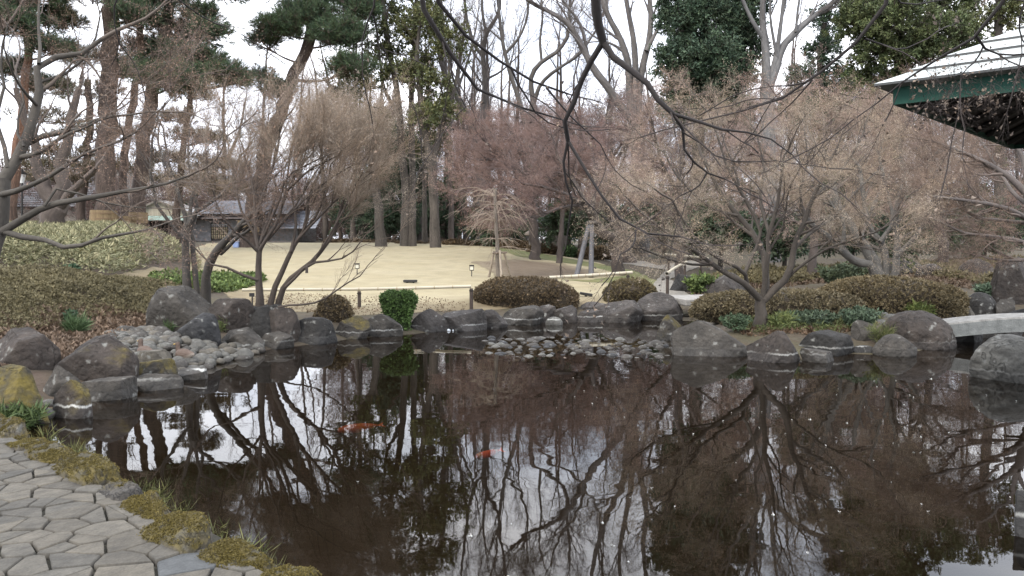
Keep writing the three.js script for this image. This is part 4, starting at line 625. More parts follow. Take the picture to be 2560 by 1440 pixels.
redMaple(114, 'brown maple behind the island maple, left of the pale grey forked one', 28, [[28, 24, 16, [2030, null, 2036, 580, 2044, 500, 2040, 420]]], [[0, 12, [2040, 422, 2000, 340, 1970, 270]], [1, 12, [2042, 450, 2100, 360, 2130, 290]], [-1, 11, [2040, 480, 1960, 420, 1900, 370]], [1, 11, [2040, 420, 2060, 330, 2050, 250]], [2, 11, [2044, 500, 2130, 440, 2180, 380]], [0, 10, [2036, 580, 1960, 540, 1900, 520]], [1, 10, [2036, 560, 2120, 540, 2170, 530]]], [1.45, 1.42, 1.32]);

// pines
function pine(seed, label, D, trunks, pads, o = {}) {
  const t = new Tree('pine_tree', label, 'tree', seed, { ...SP_.pine, ...o.P }, o.group), L = trunks.map(([d1, w0, w1, xy]) => t.limb(D, d1, w0, w1, xy, { grow: false, flare: 0.25, step: 0.5 }));
  t.clumps(D, pads, { link: L, up: 1.0, outward: 0.5, s: o.s ?? [1.1, 1.9], deep: 0.9, arch: 0.05 }); return t.finish();
}
const TOP = [0.17, 0.105, 0.07];
pine(120, 'thickest straight pine trunk on the left with a straw wrap round its foot', 38, [[38, 46, 36, [262, null, 262, 480, 268, 300, 273, 150, 284, 0, 292, -160, 296, -330]]], [[180, -40, 1, 150, 45, 150], [330, -60, -1, 130, 45, 130], [250, -200, 0, 170, 60, 170], [300, -340, 0, 120, 60, 110], [150, -150, 2, 100, 40, 80], [430, -170, 1, 90, 40, 80], [330, 40, -1, 70, 26, 60]], { P: { barkTop: [0.12, 0.085, 0.065, 7] } });
pine(121, 'thin pine trunk between the two thick ones on the left', 39, [[40, 22, 14, [312, null, 308, 450, 326, 280, 350, 150, 346, 40, 352, -90]]], [[360, 60, 1, 80, 26, 70], [300, -20, 1, 90, 30, 70], [360, -110, 0, 110, 45, 90], [400, 0, 2, 80, 28, 60]], { P: { barkTop: [0.17, 0.11, 0.075, 5] } });
pine(122, 'pine with a trunk leaning right, broad dark pads spreading into the white sky', 40, [[40, 40, 24, [340, null, 352, 420, 376, 250, 393, 150, 416, 60, 432, -60, 440, -180]]], [[470, 150, -1, 100, 26, 160], [430, 205, -2, 120, 28, 190], [545, 195, -1, 85, 20, 120], [340, 180, -1, 80, 26, 100], [520, 90, -1, 60, 24, 80], [360, 130, 1, 70, 22, 70], [500, 45, 0, 55, 30, 70], [460, 90, 1, 70, 26, 80], [560, -30, 0, 90, 40, 100], [430, -110, 0, 150, 50, 150], [420, -230, 0, 120, 60, 110], [590, 210, 1, 40, 12, 40], [380, 0, -1, 70, 30, 70]], { P: { barkTop: [0.15, 0.12, 0.095, 6] } });
pine(123, 'leaning pine right of the house with a straw wrapped foot and pads at the top', 46, [[46, 40, 22, [618, null, 626, 560, 645, 470, 690, 310, 735, 190, 770, 105, 784, 0, 796, -130, 800, -240]]], [[700, 75, -1, 72, 34, 150], [770, 45, 0, 90, 38, 190], [850, 95, -1, 80, 40, 190], [880, 175, -2, 66, 28, 120], [900, 30, 0, 60, 40, 120], [740, -40, 0, 120, 45, 150], [860, 0, 1, 90, 45, 140], [800, -130, 0, 140, 60, 170], [800, -250, 0, 110, 60, 110], [660, 110, 0, 40, 14, 40], [690, 230, 0, 56, 26, 60], [650, 200, 1, 40, 12, 24]], { s: [1.2, 2] });
pine(124, 'red barked pine at the far left with a straw wrap, behind the edge maple', 36, [[36, 24, 16, [22, null, 30, 520, 44, 380, 62, 250, 72, 120, 70, 0, 76, -140]]], [[20, 60, -1, 100, 38, 170], [70, -10, 0, 130, 50, 220], [130, 130, 0, 70, 22, 70], [110, 220, 1, 60, 18, 50], [40, -120, 0, 150, 60, 170], [150, 60, 2, 70, 26, 70], [20, 180, 1, 60, 20, 50], [-60, 0, 0, 80, 60, 80]], { P: { bark: [0.15, 0.1, 0.075], barkTop: [0.2, 0.105, 0.065, 3] } });
pine(125, 'lower pine with grey green pads between the pine trunks and the house', 50, [[50, 24, 14, [200, null, 205, 500, 215, 400, 225, 300, 220, 200]]], [[190, 230, 0, 150, 16, 60], [130, 300, 1, 130, 16, 50], [250, 340, -1, 160, 15, 60], [180, 390, 0, 160, 14, 56], [270, 425, 0, 150, 14, 60], [90, 420, 1, 110, 14, 44], [220, 150, 0, 110, 18, 50], [150, 455, 0, 160, 12, 50]], { P: { tw: { kind: 'olive' }, tint: [0.8, 0.75, 0.72] } });
pine(126, 'pine with hazy grey green pads behind the three stemmed tree', 52, [[52, 22, 12, [440, null, 446, 480, 452, 400, 470, 300, 476, 230]]], [[430, 300, 0, 110, 12, 50], [510, 350, -1, 130, 13, 60], [420, 400, 0, 140, 12, 56], [550, 420, 0, 130, 11, 54], [470, 455, 1, 150, 10, 54], [480, 240, 0, 80, 15, 40], [590, 480, 0, 110, 9, 44]], { P: { tw: { kind: 'olive' }, tint: [0.8, 0.72, 0.68] } });
// old forked tree on the bamboo grass
{
  const t = new Tree('old_tree', 'stout old tree with a V shaped trunk growing out of the bamboo grass', 'tree', 127, { ...SP_.bare, bark: [0.12, 0.095, 0.08], lv: [{ n: 0.9, len: [1.4, 2.6], ang: [0.5, 0.95], up: 0.2, wig: 0.25, rmax: 0.06 }, { n: 1.6, len: [0.7, 1.3], ang: [0.4, 0.9], wig: 0.25 }], tw: { kind: 'maple', step: 0.5, s: [0.8, 1.3] }, tint: [0.75, 0.68, 0.62] });
  t.limb(31, 31, 70, 54, [128, null, 134, 560, 142, 520], { grow: false, flare: 0.3 }); t.limb(31, 31, 40, 12, [134, 535, 112, 470, 96, 420, 90, 360, 60, 290, 40, 220]); t.limb(31, 31.5, 42, 14, [144, 530, 152, 460, 150, 410, 170, 350, 180, 280, 200, 220]); t.limb(31, 30, 26, 12, [150, 520, 180, 480, 215, 448, 240, 420], { t0: 0.6 });
  t.finish();
}
// tall bare and evergreen trees behind the lawn
function tall(name, seed, label, D, P, limbs, clumps, group) { const t = new Tree(name, label, 'tree', seed, P, group), L = limbs.map(([d1, w0, w1, xy, t0, grow]) => t.limb(D, d1, w0, w1, xy, { t0: t0 ?? 0.45, grow: grow ?? true, flare: xy[1] === null ? 0.2 : 0, step: 0.6, wig: 0.1 })); if (clumps) t.clumps(D, clumps, { link: L, s: [1.0, 1.7], up: 0.5 }); return t.finish(); }
tall('oak_tree', 130, 'curved dark trunk of an evergreen oak left of the straight trunks behind the lawn', 47, SP_.oak, [[47, 26, 14, [952, null, 946, 520, 938, 460, 926, 386, 912, 340, 888, 285, 868, 255]], [47, 12, 6, [918, 360, 880, 320, 840, 270, 820, 200]]], [[885, 215, 0, 52, 26, 60], [850, 250, 1, 40, 18, 36], [930, 300, -1, 40, 18, 36], [900, 330, 0, 30, 18, 24]]);
tall('oak_tree', 131, 'tallest evergreen oak with two straight trunks side by side behind the lawn', 48, SP_.oak, [[48, 24, 10, [1012, null, 1014, 480, 1004, 370, 1000, 290, 986, 190, 972, 120, 962, 40, 950, -60]], [48.5, 20, 9, [1030, null, 1030, 400, 1028, 250, 1036, 140, 1040, 20, 1050, -80]], [47, 10, 5, [1000, 300, 960, 220, 950, 150, 940, 60]], [47, 9, 4, [1004, 370, 960, 330, 930, 280, 925, 240]]], [[990, 90, 0, 50, 40, 70], [1060, 60, 0, 60, 50, 80], [950, 20, 1, 60, 50, 80], [1050, 160, -1, 45, 30, 50], [1000, -80, 0, 90, 60, 120], [985, 190, -1, 40, 22, 40], [1080, -40, 0, 70, 60, 80], [950, 140, 0, 34, 20, 30]]);
tall('oak_tree', 132, 'grey evergreen oak trunk that forks into a Y behind the lawn', 46, SP_.oak, [[46, 26, 22, [1088, null, 1084, 500, 1081, 405], 0.9, false], [46, 18, 8, [1081, 408, 1064, 345, 1054, 265, 1042, 150, 1050, 60]], [46.5, 16, 8, [1081, 408, 1096, 350, 1112, 290, 1136, 222, 1150, 150]]], [[1045, 190, 0, 44, 30, 50], [1090, 220, 0, 44, 26, 44], [1110, 280, 0, 40, 22, 36], [1060, 290, -1, 36, 20, 30], [1120, 110, 0, 50, 40, 56], [1060, 60, 0, 60, 44, 60]]);
tall('oak_tree', 133, 'slim dark evergreen stem right beside the twin trunks behind the lawn', 51, SP_.oak, [[51, 14, 8, [1062, null, 1061, 480, 1062, 400, 1070, 300]]], [[1065, 300, 0, 36, 30, 36], [1040, 380, 0, 36, 26, 30], [1090, 360, 1, 30, 22, 26]]);
tall('bare_tree', 140, 'slender bare tree leaning left against the white sky behind the lawn', 52, SP_.bare, [[52, 24, 9, [1200, null, 1202, 420, 1188, 335, 1180, 310, 1152, 255, 1132, 222, 1112, 186, 1100, 120, 1105, 40, 1090, -60]], [52, 8, 4, [1140, 235, 1170, 150, 1190, 70]]]);
tall('bare_tree', 141, 'bare tree forking twice above the reddish maples, left of the centre', 54, SP_.bare, [[54, 28, 12, [1218, null, 1212, 380, 1209, 270, 1213, 202, 1206, 134], 0.6], [54, 12, 6, [1207, 140, 1216, 84, 1246, 34, 1250, -40, 1260, -120]], [54, 10, 5, [1207, 140, 1189, 118, 1169, 60, 1160, -20, 1150, -110]], [54, 7, 3, [1212, 200, 1250, 180, 1285, 150]], [55, 8, 4, [1216, 84, 1205, 20, 1210, -70]]]);
tall('bare_tree', 142, 'bare tree with a wide bowl shaped crown against the white sky at the centre', 53, SP_.bare, [[53, 30, 20, [1330, null, 1328, 430, 1322, 336, 1334, 262], 0.8, false], [53, 14, 5, [1322, 340, 1297, 249, 1277, 188, 1263, 134, 1253, 81, 1246, 10, 1235, -90]], [53, 14, 6, [1333, 265, 1330, 188, 1354, 155, 1394, 128, 1418, 91, 1424, 20, 1430, -70]], [52, 12, 5, [1333, 262, 1350, 215, 1374, 188, 1421, 155, 1451, 134, 1480, 90]], [53, 8, 4, [1263, 134, 1300, 90, 1320, 30, 1318, -60]], [53.5, 7, 4, [1354, 155, 1350, 100, 1356, 40, 1350, -50]]]);
tall('bare_tree', 143, 'largest bare tree with limbs sweeping up to the left above the maples', 47, { ...SP_.bare, bark: [0.18, 0.165, 0.155] }, [[47, 44, 36, [1600, null, 1598, 420, 1588, 302], 0.9, false], [46, 24, 8, [1588, 306, 1562, 279, 1522, 222, 1488, 178, 1455, 118, 1421, 60, 1374, 30, 1330, 7, 1280, -30]], [47, 22, 9, [1588, 304, 1576, 252, 1569, 151, 1549, 94, 1518, 34, 1500, -40, 1490, -120]], [47, 20, 8, [1588, 304, 1589, 202, 1586, 118, 1572, 34, 1560, -50, 1565, -140]], [48, 22, 8, [1590, 304, 1603, 188, 1619, 118, 1627, 50, 1622, -40, 1630, -140]], [48, 11, 5, [1616, 128, 1646, 67, 1670, 0, 1690, -90]], [46, 9, 4, [1470, 140, 1450, 60, 1400, -10, 1380, -80]], [47, 8, 4, [1560, 130, 1530, 110, 1500, 100]]]);
tall('bare_tree', 144, 'pale grey bare tree with a low broad fork between the two evergreens on the right', 41, { ...SP_.bare, bark: [0.2, 0.195, 0.19] }, [[41, 44, 34, [1924, null, 1920, 330, 1916, 215], 0.9, false], [41, 26, 8, [1916, 218, 1915, 151, 1908, 67, 1906, -10, 1890, -110]], [41.5, 26, 8, [1920, 220, 1942, 161, 1955, 118, 1989, 81, 2029, 44, 2086, 3, 2130, -60]], [41, 16, 6, [1925, 200, 1938, 150, 1949, 84, 1958, 10, 1970, -80]], [40.5, 12, 5, [1910, 100, 1880, 50, 1850, -20, 1840, -90]], [40, 9, 4, [1945, 155, 1932, 90, 1925, 20, 1930, -60]], [41, 8, 4, [1990, 80, 1995, 20, 2010, -60]]]);
tall('evergreen_tree', 150, 'large dark evergreen with a dense rounded crown left of the pale grey bare tree', 43, SP_.ever, [[43, 40, 20, [1742, null, 1745, 420, 1750, 250, 1760, 100, 1770, -60]]], [[1700, 150, -1, 66, 62, 170], [1790, 150, -2, 80, 70, 210], [1760, 50, -1, 84, 66, 220], [1690, 60, 0, 50, 50, 110], [1840, 70, -1, 60, 60, 150], [1830, 190, -1, 50, 40, 100], [1780, -50, 0, 100, 70, 220], [1700, -30, 0, 70, 60, 130], [1790, -150, 0, 90, 70, 160], [1870, 0, 0, 70, 60, 130], [1720, 215, 0, 60, 34, 110], [1860, 140, 1, 60, 60, 120], [1700, 270, 0, 50, 36, 80], [1790, 260, -1, 70, 40, 130], [1840, 300, 1, 60, 40, 80]]);
tall('evergreen_tree', 151, 'light olive green evergreen behind the pavilion roof', 42, SP_.light, [[42, 36, 20, [2240, null, 2240, 420, 2246, 260, 2250, 100, 2250, -60]]], [[2150, 60, -1, 70, 54, 150], [2250, 60, -2, 86, 60, 210], [2350, 80, -1, 76, 50, 150], [2200, 140, -1, 80, 44, 140], [2320, 150, -1, 66, 40, 110], [2180, -30, 0, 90, 60, 160], [2290, -40, 0, 100, 60, 180], [2390, 10, 1, 60, 50, 90], [2250, -140, 0, 110, 70, 180], [2400, 110, 0, 56, 34, 70], [2180, 220, 0, 80, 44, 120], [2290, 220, 0, 80, 40, 110]]);
tall('evergreen_tree', 152, 'dark evergreen above the pavilion roof at the top right corner', 52, { ...SP_.oak, lv: [] }, [[52, 30, 18, [2500, null, 2500, 300, 2496, 100, 2500, -40]]], [[2440, 60, 0, 46, 34, 60], [2520, 40, 0, 60, 40, 90], [2480, -40, 0, 90, 50, 110], [2580, -10, 0, 80, 60, 110], [2540, 110, 0, 60, 34, 60]]);
tall('evergreen_tree', 153, 'shadowy evergreen between the pale bare tree and the olive green one', 54, { ...SP_.ever, tint: [0.85, 0.9, 0.9] }, [[54, 26, 14, [2060, null, 2056, 330, 2050, 180, 2060, 60]]], [[2060, 130, 0, 50, 40, 80], [2020, 200, 0, 60, 40, 80], [2090, 210, 0, 56, 40, 80], [2070, 50, 0, 40, 36, 60], [2050, 280, 0, 90, 44, 130], [1990, 270, 0, 50, 40, 70], [2120, 300, 0, 70, 44, 100]]);
tall('conifer_tree', 154, 'tall narrow dark green tree behind the straight trunks at the back of the lawn', 56, SP_.ever, [[56, 18, 8, [968, null, 968, 450, 965, 330]]], [[965, 350, 0, 50, 60, 160], [985, 450, 0, 76, 56, 240], [960, 540, 0, 80, 50, 200], [1010, 380, 0, 50, 50, 110], [1040, 470, 1, 46, 60, 100], [1010, 550, 0, 70, 40, 100], [930, 470, 0, 36, 40, 50]]);
tall('conifer_tree', 155, 'second dark green tree filling the gap beside the forked oak trunk', 60, { ...SP_.ever, tint: [1, 1, 0.9] }, [[60, 16, 8, [1120, null, 1120, 500, 1122, 420]]], [[1130, 480, 0, 40, 36, 60], [1110, 560, 0, 60, 36, 80], [1060, 560, 0, 50, 40, 70], [905, 560, 0, 40, 36, 50]]);
// dark undergrowth trees behind the maples
for (const [k, x, y, D, rx, ry, n, what] of [[0, 1420, 545, 44, 60, 44, 120, 'between the stone lantern and the propped maple'], [1, 1530, 560, 46, 60, 40, 110, 'behind the two grey props'], [2, 1240, 560, 48, 70, 36, 110, 'behind the weeping tree'], [3, 1660, 520, 44, 66, 50, 120, 'behind the path handrail'], [4, 1800, 560, 34, 80, 50, 130, 'behind the left boughs of the island maple'], [5, 2130, 560, 34, 80, 60, 150, 'behind the pale grey forked maple'], [6, 2290, 570, 36, 90, 60, 150, 'on the slope right of the pale grey forked maple'], [7, 2460, 560, 38, 100, 70, 150, 'under the far corner of the pavilion roof'], [8, 1960, 590, 32, 60, 36, 90, 'behind the right boughs of the island maple'], [9, 880, 520, 60, 50, 36, 70, 'left of the curved oak trunk'], [10, 1370, 430, 50, 60, 44, 60, 'high among the reddish twigs'], [11, 2130, 450, 40, 70, 50, 90, 'high behind the pale grey forked maple']])
  tall('camellia_tree', 160 + k, 'dark glossy evergreen shrub tree ' + what, D, { ...SP_.ever, tint: k % 2 ? [0.8, 0.85, 0.8] : [0.95, 0.9, 0.8] }, [[D, 12, 6, [x, null, x + 4, y + 20, x, y - ry * 0.4], 0.9, false]], [[x, y, 0, rx * 0.75, ry * 0.8, Math.round(n * 0.6)], [x - rx * 0.5, y + ry * 0.5, 0, rx * 0.6, ry * 0.6, Math.round(n * 0.4)], [x + rx * 0.5, y + ry * 0.4, -0.6, rx * 0.6, ry * 0.6, Math.round(n * 0.4)]]);
// slim trees of the wood further back
{
  const r = rng(55), first = [];
  [[815, 64], [850, 70], [905, 62], [985, 75], [1110, 66], [1140, 74], [1165, 62], [1250, 70], [1290, 64], [1390, 60], [1450, 66], [1500, 58], [1640, 58], [1690, 52], [1830, 56], [2010, 58], [2090, 60], [2180, 50], [2290, 52], [2420, 54], [2540, 56], [740, 72], [640, 84], [560, 88], [885, 58], [932, 66], [1048, 57], [1072, 63], [1128, 58], [1150, 66], [1190, 60], [1222, 64], [1410, 56], [1535, 60], [1740, 60], [1960, 60]].forEach(([x, D], k) => {
    const w = 11 + r() * 9, lean = (r() - 0.5) * 60, top = 60 + r() * 200, t = new Tree('wood_tree', 'slim bare tree standing in the wood behind the garden', 'tree', 200 + k, { ...SP_.bare, bark: [[0.12, 0.1, 0.085], [0.16, 0.13, 0.11], [0.09, 0.075, 0.065]][k % 3], lv: [{ n: 0.45, len: [2.2, 4.4], ang: [0.4, 0.8], up: 0.3, wig: 0.2, rmax: 0.06 }], tw: { kind: k % 3 ? 'bare' : 'red', step: 0.8, s: [1.4, 2.4], up: 0.2 } }, 'slim trees in the wood behind the garden');
    t.limb(D, D, w, 4, [x, null, x + lean * 0.3, 450, x + lean * 0.6, 300, x + lean, top], { t0: 0.3, step: 0.7 }); if (k % 2) t.limb(D, D, w * 0.6, 4, [x + lean * 0.4, 420, x + lean * 0.4 + 40 - lean, 320, x + 50 - lean, top + 60], { t0: 0.3, step: 0.7 }); t.finish();
  });
}

/* ---------- far wood, read as one mass ---------- */
{
  const r = rng(66), l = [], e = [];
  for (let k = 0; k < 19000; k++) { const px = -350 + r() * 3300, D = 62 + r() * 40, top = px < 760 ? 455 : px < 820 ? 470 : px < 1550 ? 290 : 250, y = lerp(612, top, Math.pow(r(), 1.3)) - 30 * noise(px * 0.01, 3) - 20 * noise(px * 0.04, 7), p = at(px, Math.min(y, 606), D); if (px > 300 && px < 800 && D < 74) continue; const s = 1.4 + r() * 1.8; (r() < (px < 820 ? 0.06 : 0.32) && y > 470 ? e : l).push(new THREE.Matrix4().compose(p, new THREE.Quaternion().setFromUnitVectors(Y, randDir(r, 0.8)), V(s, s, s))); }
  const tint = (a) => () => { const b = 0.6 + r() * 0.6; return a.map((v) => v * b); };
  const m = copies('woodland', TW.red[0], M.twig, l, null, tint([0.7, 0.62, 0.58])); tag(m, 'hazy brown mass of bare wood far behind the garden', 'wood');
  const n = copies('evergreen_thicket', TW.ever[1], M.leaf, e, null, tint([0.9, 0.9, 0.8])); tag(n, 'dark green thicket at the foot of the far wood', 'thicket');
}

/* ---------- shrubs ---------- */
const SPRIG = {}; const sprig = (name, n, len, wid, a, b, open) => { SPRIG[name] = [0, 1, 2].map((k) => { const r = rng(700 + k + name.length * 11), g = new GB(); for (let j = 0; j < n; j++) { const d = bend(Y, open * (0.3 + r()), side(Y, r)), p = V((r() - 0.5) * 0.5 * len, (r() - 0.7) * 0.6 * len, (r() - 0.5) * 0.5 * len), L = len * (0.6 + 0.8 * r()); g.leaf(p, d, side(d, r), L, L * wid, mixc(a, b, r()), 0.15); } return g.build(); }); };
sprig('azalea', 9, 0.05, 0.42, [0.06, 0.043, 0.022], [0.13, 0.09, 0.045], 1.1);
sprig('azaleaOlive', 9, 0.055, 0.42, [0.1, 0.088, 0.05], [0.215, 0.175, 0.105], 1.1);
sprig('green', 9, 0.06, 0.5, [0.035, 0.066, 0.016], [0.095, 0.16, 0.038], 1.0);
sprig('sasa', 10, 0.17, 0.22, [0.33, 0.295, 0.17], [0.1, 0.11, 0.05], 1.5);
sprig('brush', 12, 0.06, 0.3, [0.11, 0.094, 0.05], [0.19, 0.155, 0.09], 1.3);
sprig('cover', 8, 0.09, 0.55, [0.055, 0.1, 0.025], [0.14, 0.2, 0.05], 1.2);
sprig('broad', 8, 0.1, 0.45, [0.035, 0.062, 0.034], [0.1, 0.14, 0.085], 1.2);
sprig('fern', 10, 0.22, 0.13, [0.05, 0.08, 0.025], [0.13, 0.165, 0.06], 1.4);
sprig('blade', 9, 0.26, 0.05, [0.055, 0.075, 0.02], [0.17, 0.17, 0.065], 0.8);
sprig('litter', 4, 0.07, 0.5, [0.115, 0.078, 0.053], [0.21, 0.16, 0.112], 1.6);
sprig('hedge', 9, 0.075, 0.4, [0.075, 0.055, 0.03], [0.14, 0.1, 0.05], 1.1);
function scatter(name, label, cat, kind, n, seed, place, s, tint, parent, up = 0.35) {
  const r = rng(seed), lists = [[], [], []], t = tint ?? [1, 1, 1], groups = [];
  for (let k = 0; k < n; k++) { const p = place(r, k); if (!p) continue; const nn = p.n ?? Y, q = new THREE.Quaternion().setFromUnitVectors(Y, V().copy(nn).add(randDir(r).multiplyScalar(up)).normalize()).multiply(new THREE.Quaternion().setFromAxisAngle(Y, r() * 6.28)), S = lerp(s[0], s[1], r()); lists[k % 3].push(new THREE.Matrix4().compose(p.p ?? p, q, V(S, S, S))); }
  const P = parent ?? thing(name, label, cat); if (!parent) P.userData.kind = 'stuff';
  lists.forEach((l, k) => { if (l.length) copies(parent ? 'foliage' : name + '_leaves', SPRIG[kind][k], M.leaf, l, P, (i, m) => { const b = 0.75 + r() * 0.5, e = m.elements, w = 1 + 0.5 * fbm(e[12] * 0.9, e[13], e[14] * 0.9); return t.map((v) => v * b * w); }); });
  return P;
}
/* clipped shrub: a rounded body of twigs dressed in small leaves; profile(u, v) bends the ball */
function clipped(name, label, cat, x0, x1, yt, yb, D, o = {}) {
  const mid = (x0 + x1) / 2; if (D < 35) D = -onG(mid, yb).z; const c = D < 35 ? onG(mid, yb) : ground(mid, D), k = D / FOCAL; if (D >= 35) yb = 600 + (EYE - c.y) / k; const w = (x1 - x0) * k / 2, h = (yb - yt) * k * 0.96, d = o.depth ?? w * 0.8, t = rooted(name, label, cat, V(c.x, c.y, c.z - d * 0.7), o.group), base = V(c.x, c.y - 0.06, c.z - d * 0.7), e = o.pow ?? 2.6, seed = x0;
  const surf = (a, b) => { // a around, b from the foot 0 to the crown 1
    const th = b * Math.PI * 0.5, cr = Math.pow(Math.abs(Math.cos(th)), 2 / e), sr = Math.pow(Math.sin(th), 2 / e), taper = o.taper ? lerp(o.taper, 1, Math.min(1, b * 1.7)) : 1, ca = Math.cos(a), sa = Math.sin(a), q = 2 / (o.plan ?? 2.4), lump = 1 + (o.lump ?? 0.075) * noise(ca * 2 + seed, b * 3, sa * 2) * 2, under = b < 0.25 ? lerp(0.86, 1, b / 0.25) : 1;
    return V(base.x + Math.sign(ca) * Math.pow(Math.abs(ca), q) * w * cr * taper * lump * under, base.y + h * sr * (1 + 0.04 * noise(ca * cr * 3 + seed, sa * cr * 3)) + (o.slope ?? 0) * h * ca * cr, base.z + Math.sign(sa) * Math.pow(Math.abs(sa), q) * d * cr * taper * lump * under); };
  const g = new GB(), na = 28, nb = 10; for (let j = 0; j <= nb; j++) for (let i = 0; i <= na; i++) { const p = surf(i / na * 6.2832, j / nb); p.lerp(V(base.x, base.y + h * 0.4, base.z), 0.07); g.v(p.x, p.y, p.z, 0, 1, 0, i / na * 8, j / nb * 2, (o.inner ?? [0.045, 0.034, 0.022])); }
  for (let j = 0; j < nb; j++) for (let i = 0; i < na; i++) { const a = j * (na + 1) + i, b = a + na + 1; g.i.push(a, b, a + 1, a + 1, b, b + 1); }
  const geo = g.build(); geo.computeVertexNormals(); mesh('branches', geo, M.ground, t);
  const area = 3.2 * Math.pow((Math.pow(w * h, 1.6) + Math.pow(d * h, 1.6) + Math.pow(w * d, 1.6)) / 3, 1 / 1.6) * 1.4, n = Math.round(area * (o.dens ?? 420) / Math.pow(o.s ?? 1, 2));
  scatter(null, null, null, o.kind ?? 'azalea', Math.min(n, 12000), seed + 3, (r) => { const a = r() * 6.2832, b = Math.asin(Math.pow(r(), 0.85)) / 1.5708, p = surf(a, b), q = V(p.x - base.x, (p.y - base.y - h * 0.25) * (w / h) * 0.8, (p.z - base.z) * w / d).normalize(); p.addScaledVector(q, (r() - 0.6) * 0.05 + (r() < 0.05 ? 0.05 * r() : 0)); return { p, n: q }; }, [0.8 * (o.s ?? 1), 1.35 * (o.s ?? 1)], o.tint, t, 0.6);
  return t;
}
clipped('clipped_azalea', 'largest clipped reddish brown azalea, long and rounded, above the shore rocks', 'shrub', 1176, 1458, 688, 774, 19.6, { depth: 0.85, slope: -0.06, s: 0.8 });
clipped('clipped_azalea', 'smaller rounded olive brown azalea beside the stone steps', 'shrub', 1510, 1648, 692, 764, 19.6, { tint: [1, 1.1, 0.95], depth: 0.65, slope: 0.06, s: 0.8 });
clipped('clipped_azalea', 'small ball shaped brown azalea left of the bright green bush', 'shrub', 778, 878, 734, 806, 16.6, { tint: [1.25, 1.3, 1.3], s: 0.75, pow: 2.1 });
clipped('green_bush', 'bright green box shaped bush tapering down to the water', 'shrub', 934, 1050, 722, 832, 16.7, { kind: 'green', s: 0.72, taper: 0.45, pow: 3.4, inner: [0.03, 0.05, 0.015], lump: 0.09, dens: 420 });
clipped('long_hedge', 'low clipped olive brown hedge behind the island maple', 'hedge', 1732, 2202, 722, 806, 15.9, { kind: 'azaleaOlive', s: 0.8, depth: 0.85, pow: 3, tint: [0.95, 0.92, 0.85], slope: 0.02 });
clipped('long_hedge', 'broad clipped hedge on the right slope left of the arched bridge', 'hedge', 2080, 2470, 688, 790, 18.3, { kind: 'azaleaOlive', s: 0.8, depth: 1.1, pow: 2.6, tint: [0.9, 0.85, 0.75], slope: -0.12 });
[[905, 990, 601, 613, 54, 'first from the left of the low dark hedges along the back of the lawn'], [984, 1092, 604, 617, 51, 'second from the left of the low dark hedges along the back of the lawn'], [1104, 1168, 599, 620, 49, 'rounded end of the dark hedge left of the weeping tree'], [1155, 1260, 600, 626, 48, 'dark hedge directly behind the weeping tree'], [1240, 1345, 602, 636, 46.5, 'dark hedge in front of the stone lantern'], [1318, 1394, 608, 642, 44.5, 'sloping end of the dark hedge right of the stone lantern'], [1408, 1446, 612, 646, 43, 'small leafy green hedge beside the two grey props'], [1446, 1560, 616, 652, 42, 'brown hedge behind the two grey props'], [800, 915, 598, 611, 57, 'dark hedge at the foot of the wood right of the house']].forEach(([a, b, c, d, D, l], k) => clipped('dark_hedge', l, 'hedge', a, b, c, d, D, { kind: k === 6 ? 'green' : 'hedge', s: 1.9, depth: 1, tint: k === 6 ? [0.6, 0.65, 0.8] : [0.85, 0.8, 0.8], lump: 0.06 }));
const inPoly = (poly) => { const xs = poly.map((p) => p[0]), zs = poly.map((p) => p[1]), a = Math.min(...xs), b = Math.max(...xs), c = Math.min(...zs), d = Math.max(...zs); return (r) => { for (let k = 0; k < 60; k++) { const x = lerp(a, b, r()), z = lerp(c, d, r()); if (inside(poly, x, z)) return [x, z]; } return null; }; };
{ // bamboo grass on the left mound
  const poly = [...outline(-260, 672, 0, 680, 118, 686, 269, 696, 353, 676, 453, 656, 490, 648), spot(500, 24), spot(470, 29), spot(430, 33), spot(300, 37), spot(60, 40), spot(-260, 40)], f = inPoly(poly);
  scatter('bamboo_grass', 'wide bank of straw edged dwarf bamboo grass under the pines on the left', 'bamboo grass', 'sasa', 19000, 31, (r) => { const p = f(r); if (!p) return null; const e = Math.min(1, edge(poly, ...p) / 0.5); return V(p[0], H(...p) + (0.1 + 0.55 * Math.sqrt(e)) * (0.35 + 0.65 * Math.pow(r(), 0.5)), p[1]); }, [0.55, 1.05], [0.93, 0.94, 0.92], null, 0.7);
}
{ // brush on the left bank
  const poly = outline(-200, 900, 40, 845, 180, 800, 300, 800, 360, 790, 380, 740, 520, 735, 560, 722, 400, 706, 260, 698, 0, 690, -200, 690), f = inPoly(poly);
  scatter('azalea_brush', 'low sprawling olive brown brush covering the left bank', 'brush', 'brush', 16000, 32, (r) => { const p = f(r); if (!p) return null; const h = 0.05 + 0.24 * clamp(0.5 + fbm(p[0] * 0.8, p[1] * 0.8, 3) * 2, 0, 1) * Math.min(1, edge(poly, ...p) / 0.6); return V(p[0], H(...p) + h * Math.pow(r(), 0.5), p[1]); }, [0.55, 1.05], [0.92, 0.95, 0.85], null, 0.5);
  const low = outline(-100, 940, 40, 925, 150, 912, 262, 868, 330, 836, 370, 800, 300, 770, 160, 770, 0, 790, -100, 830), fl = inPoly(low);
  scatter('leaf_litter', 'rust coloured fallen leaves on the left bank above the pebbles', 'fallen leaves', 'litter', 4200, 33, (r) => { const p = fl(r); return p && V(p[0], H(...p) + 0.02 + 0.03 * r(), p[1]); }, [0.6, 1.3], [0.9, 0.85, 0.8], null, 0.3);
}
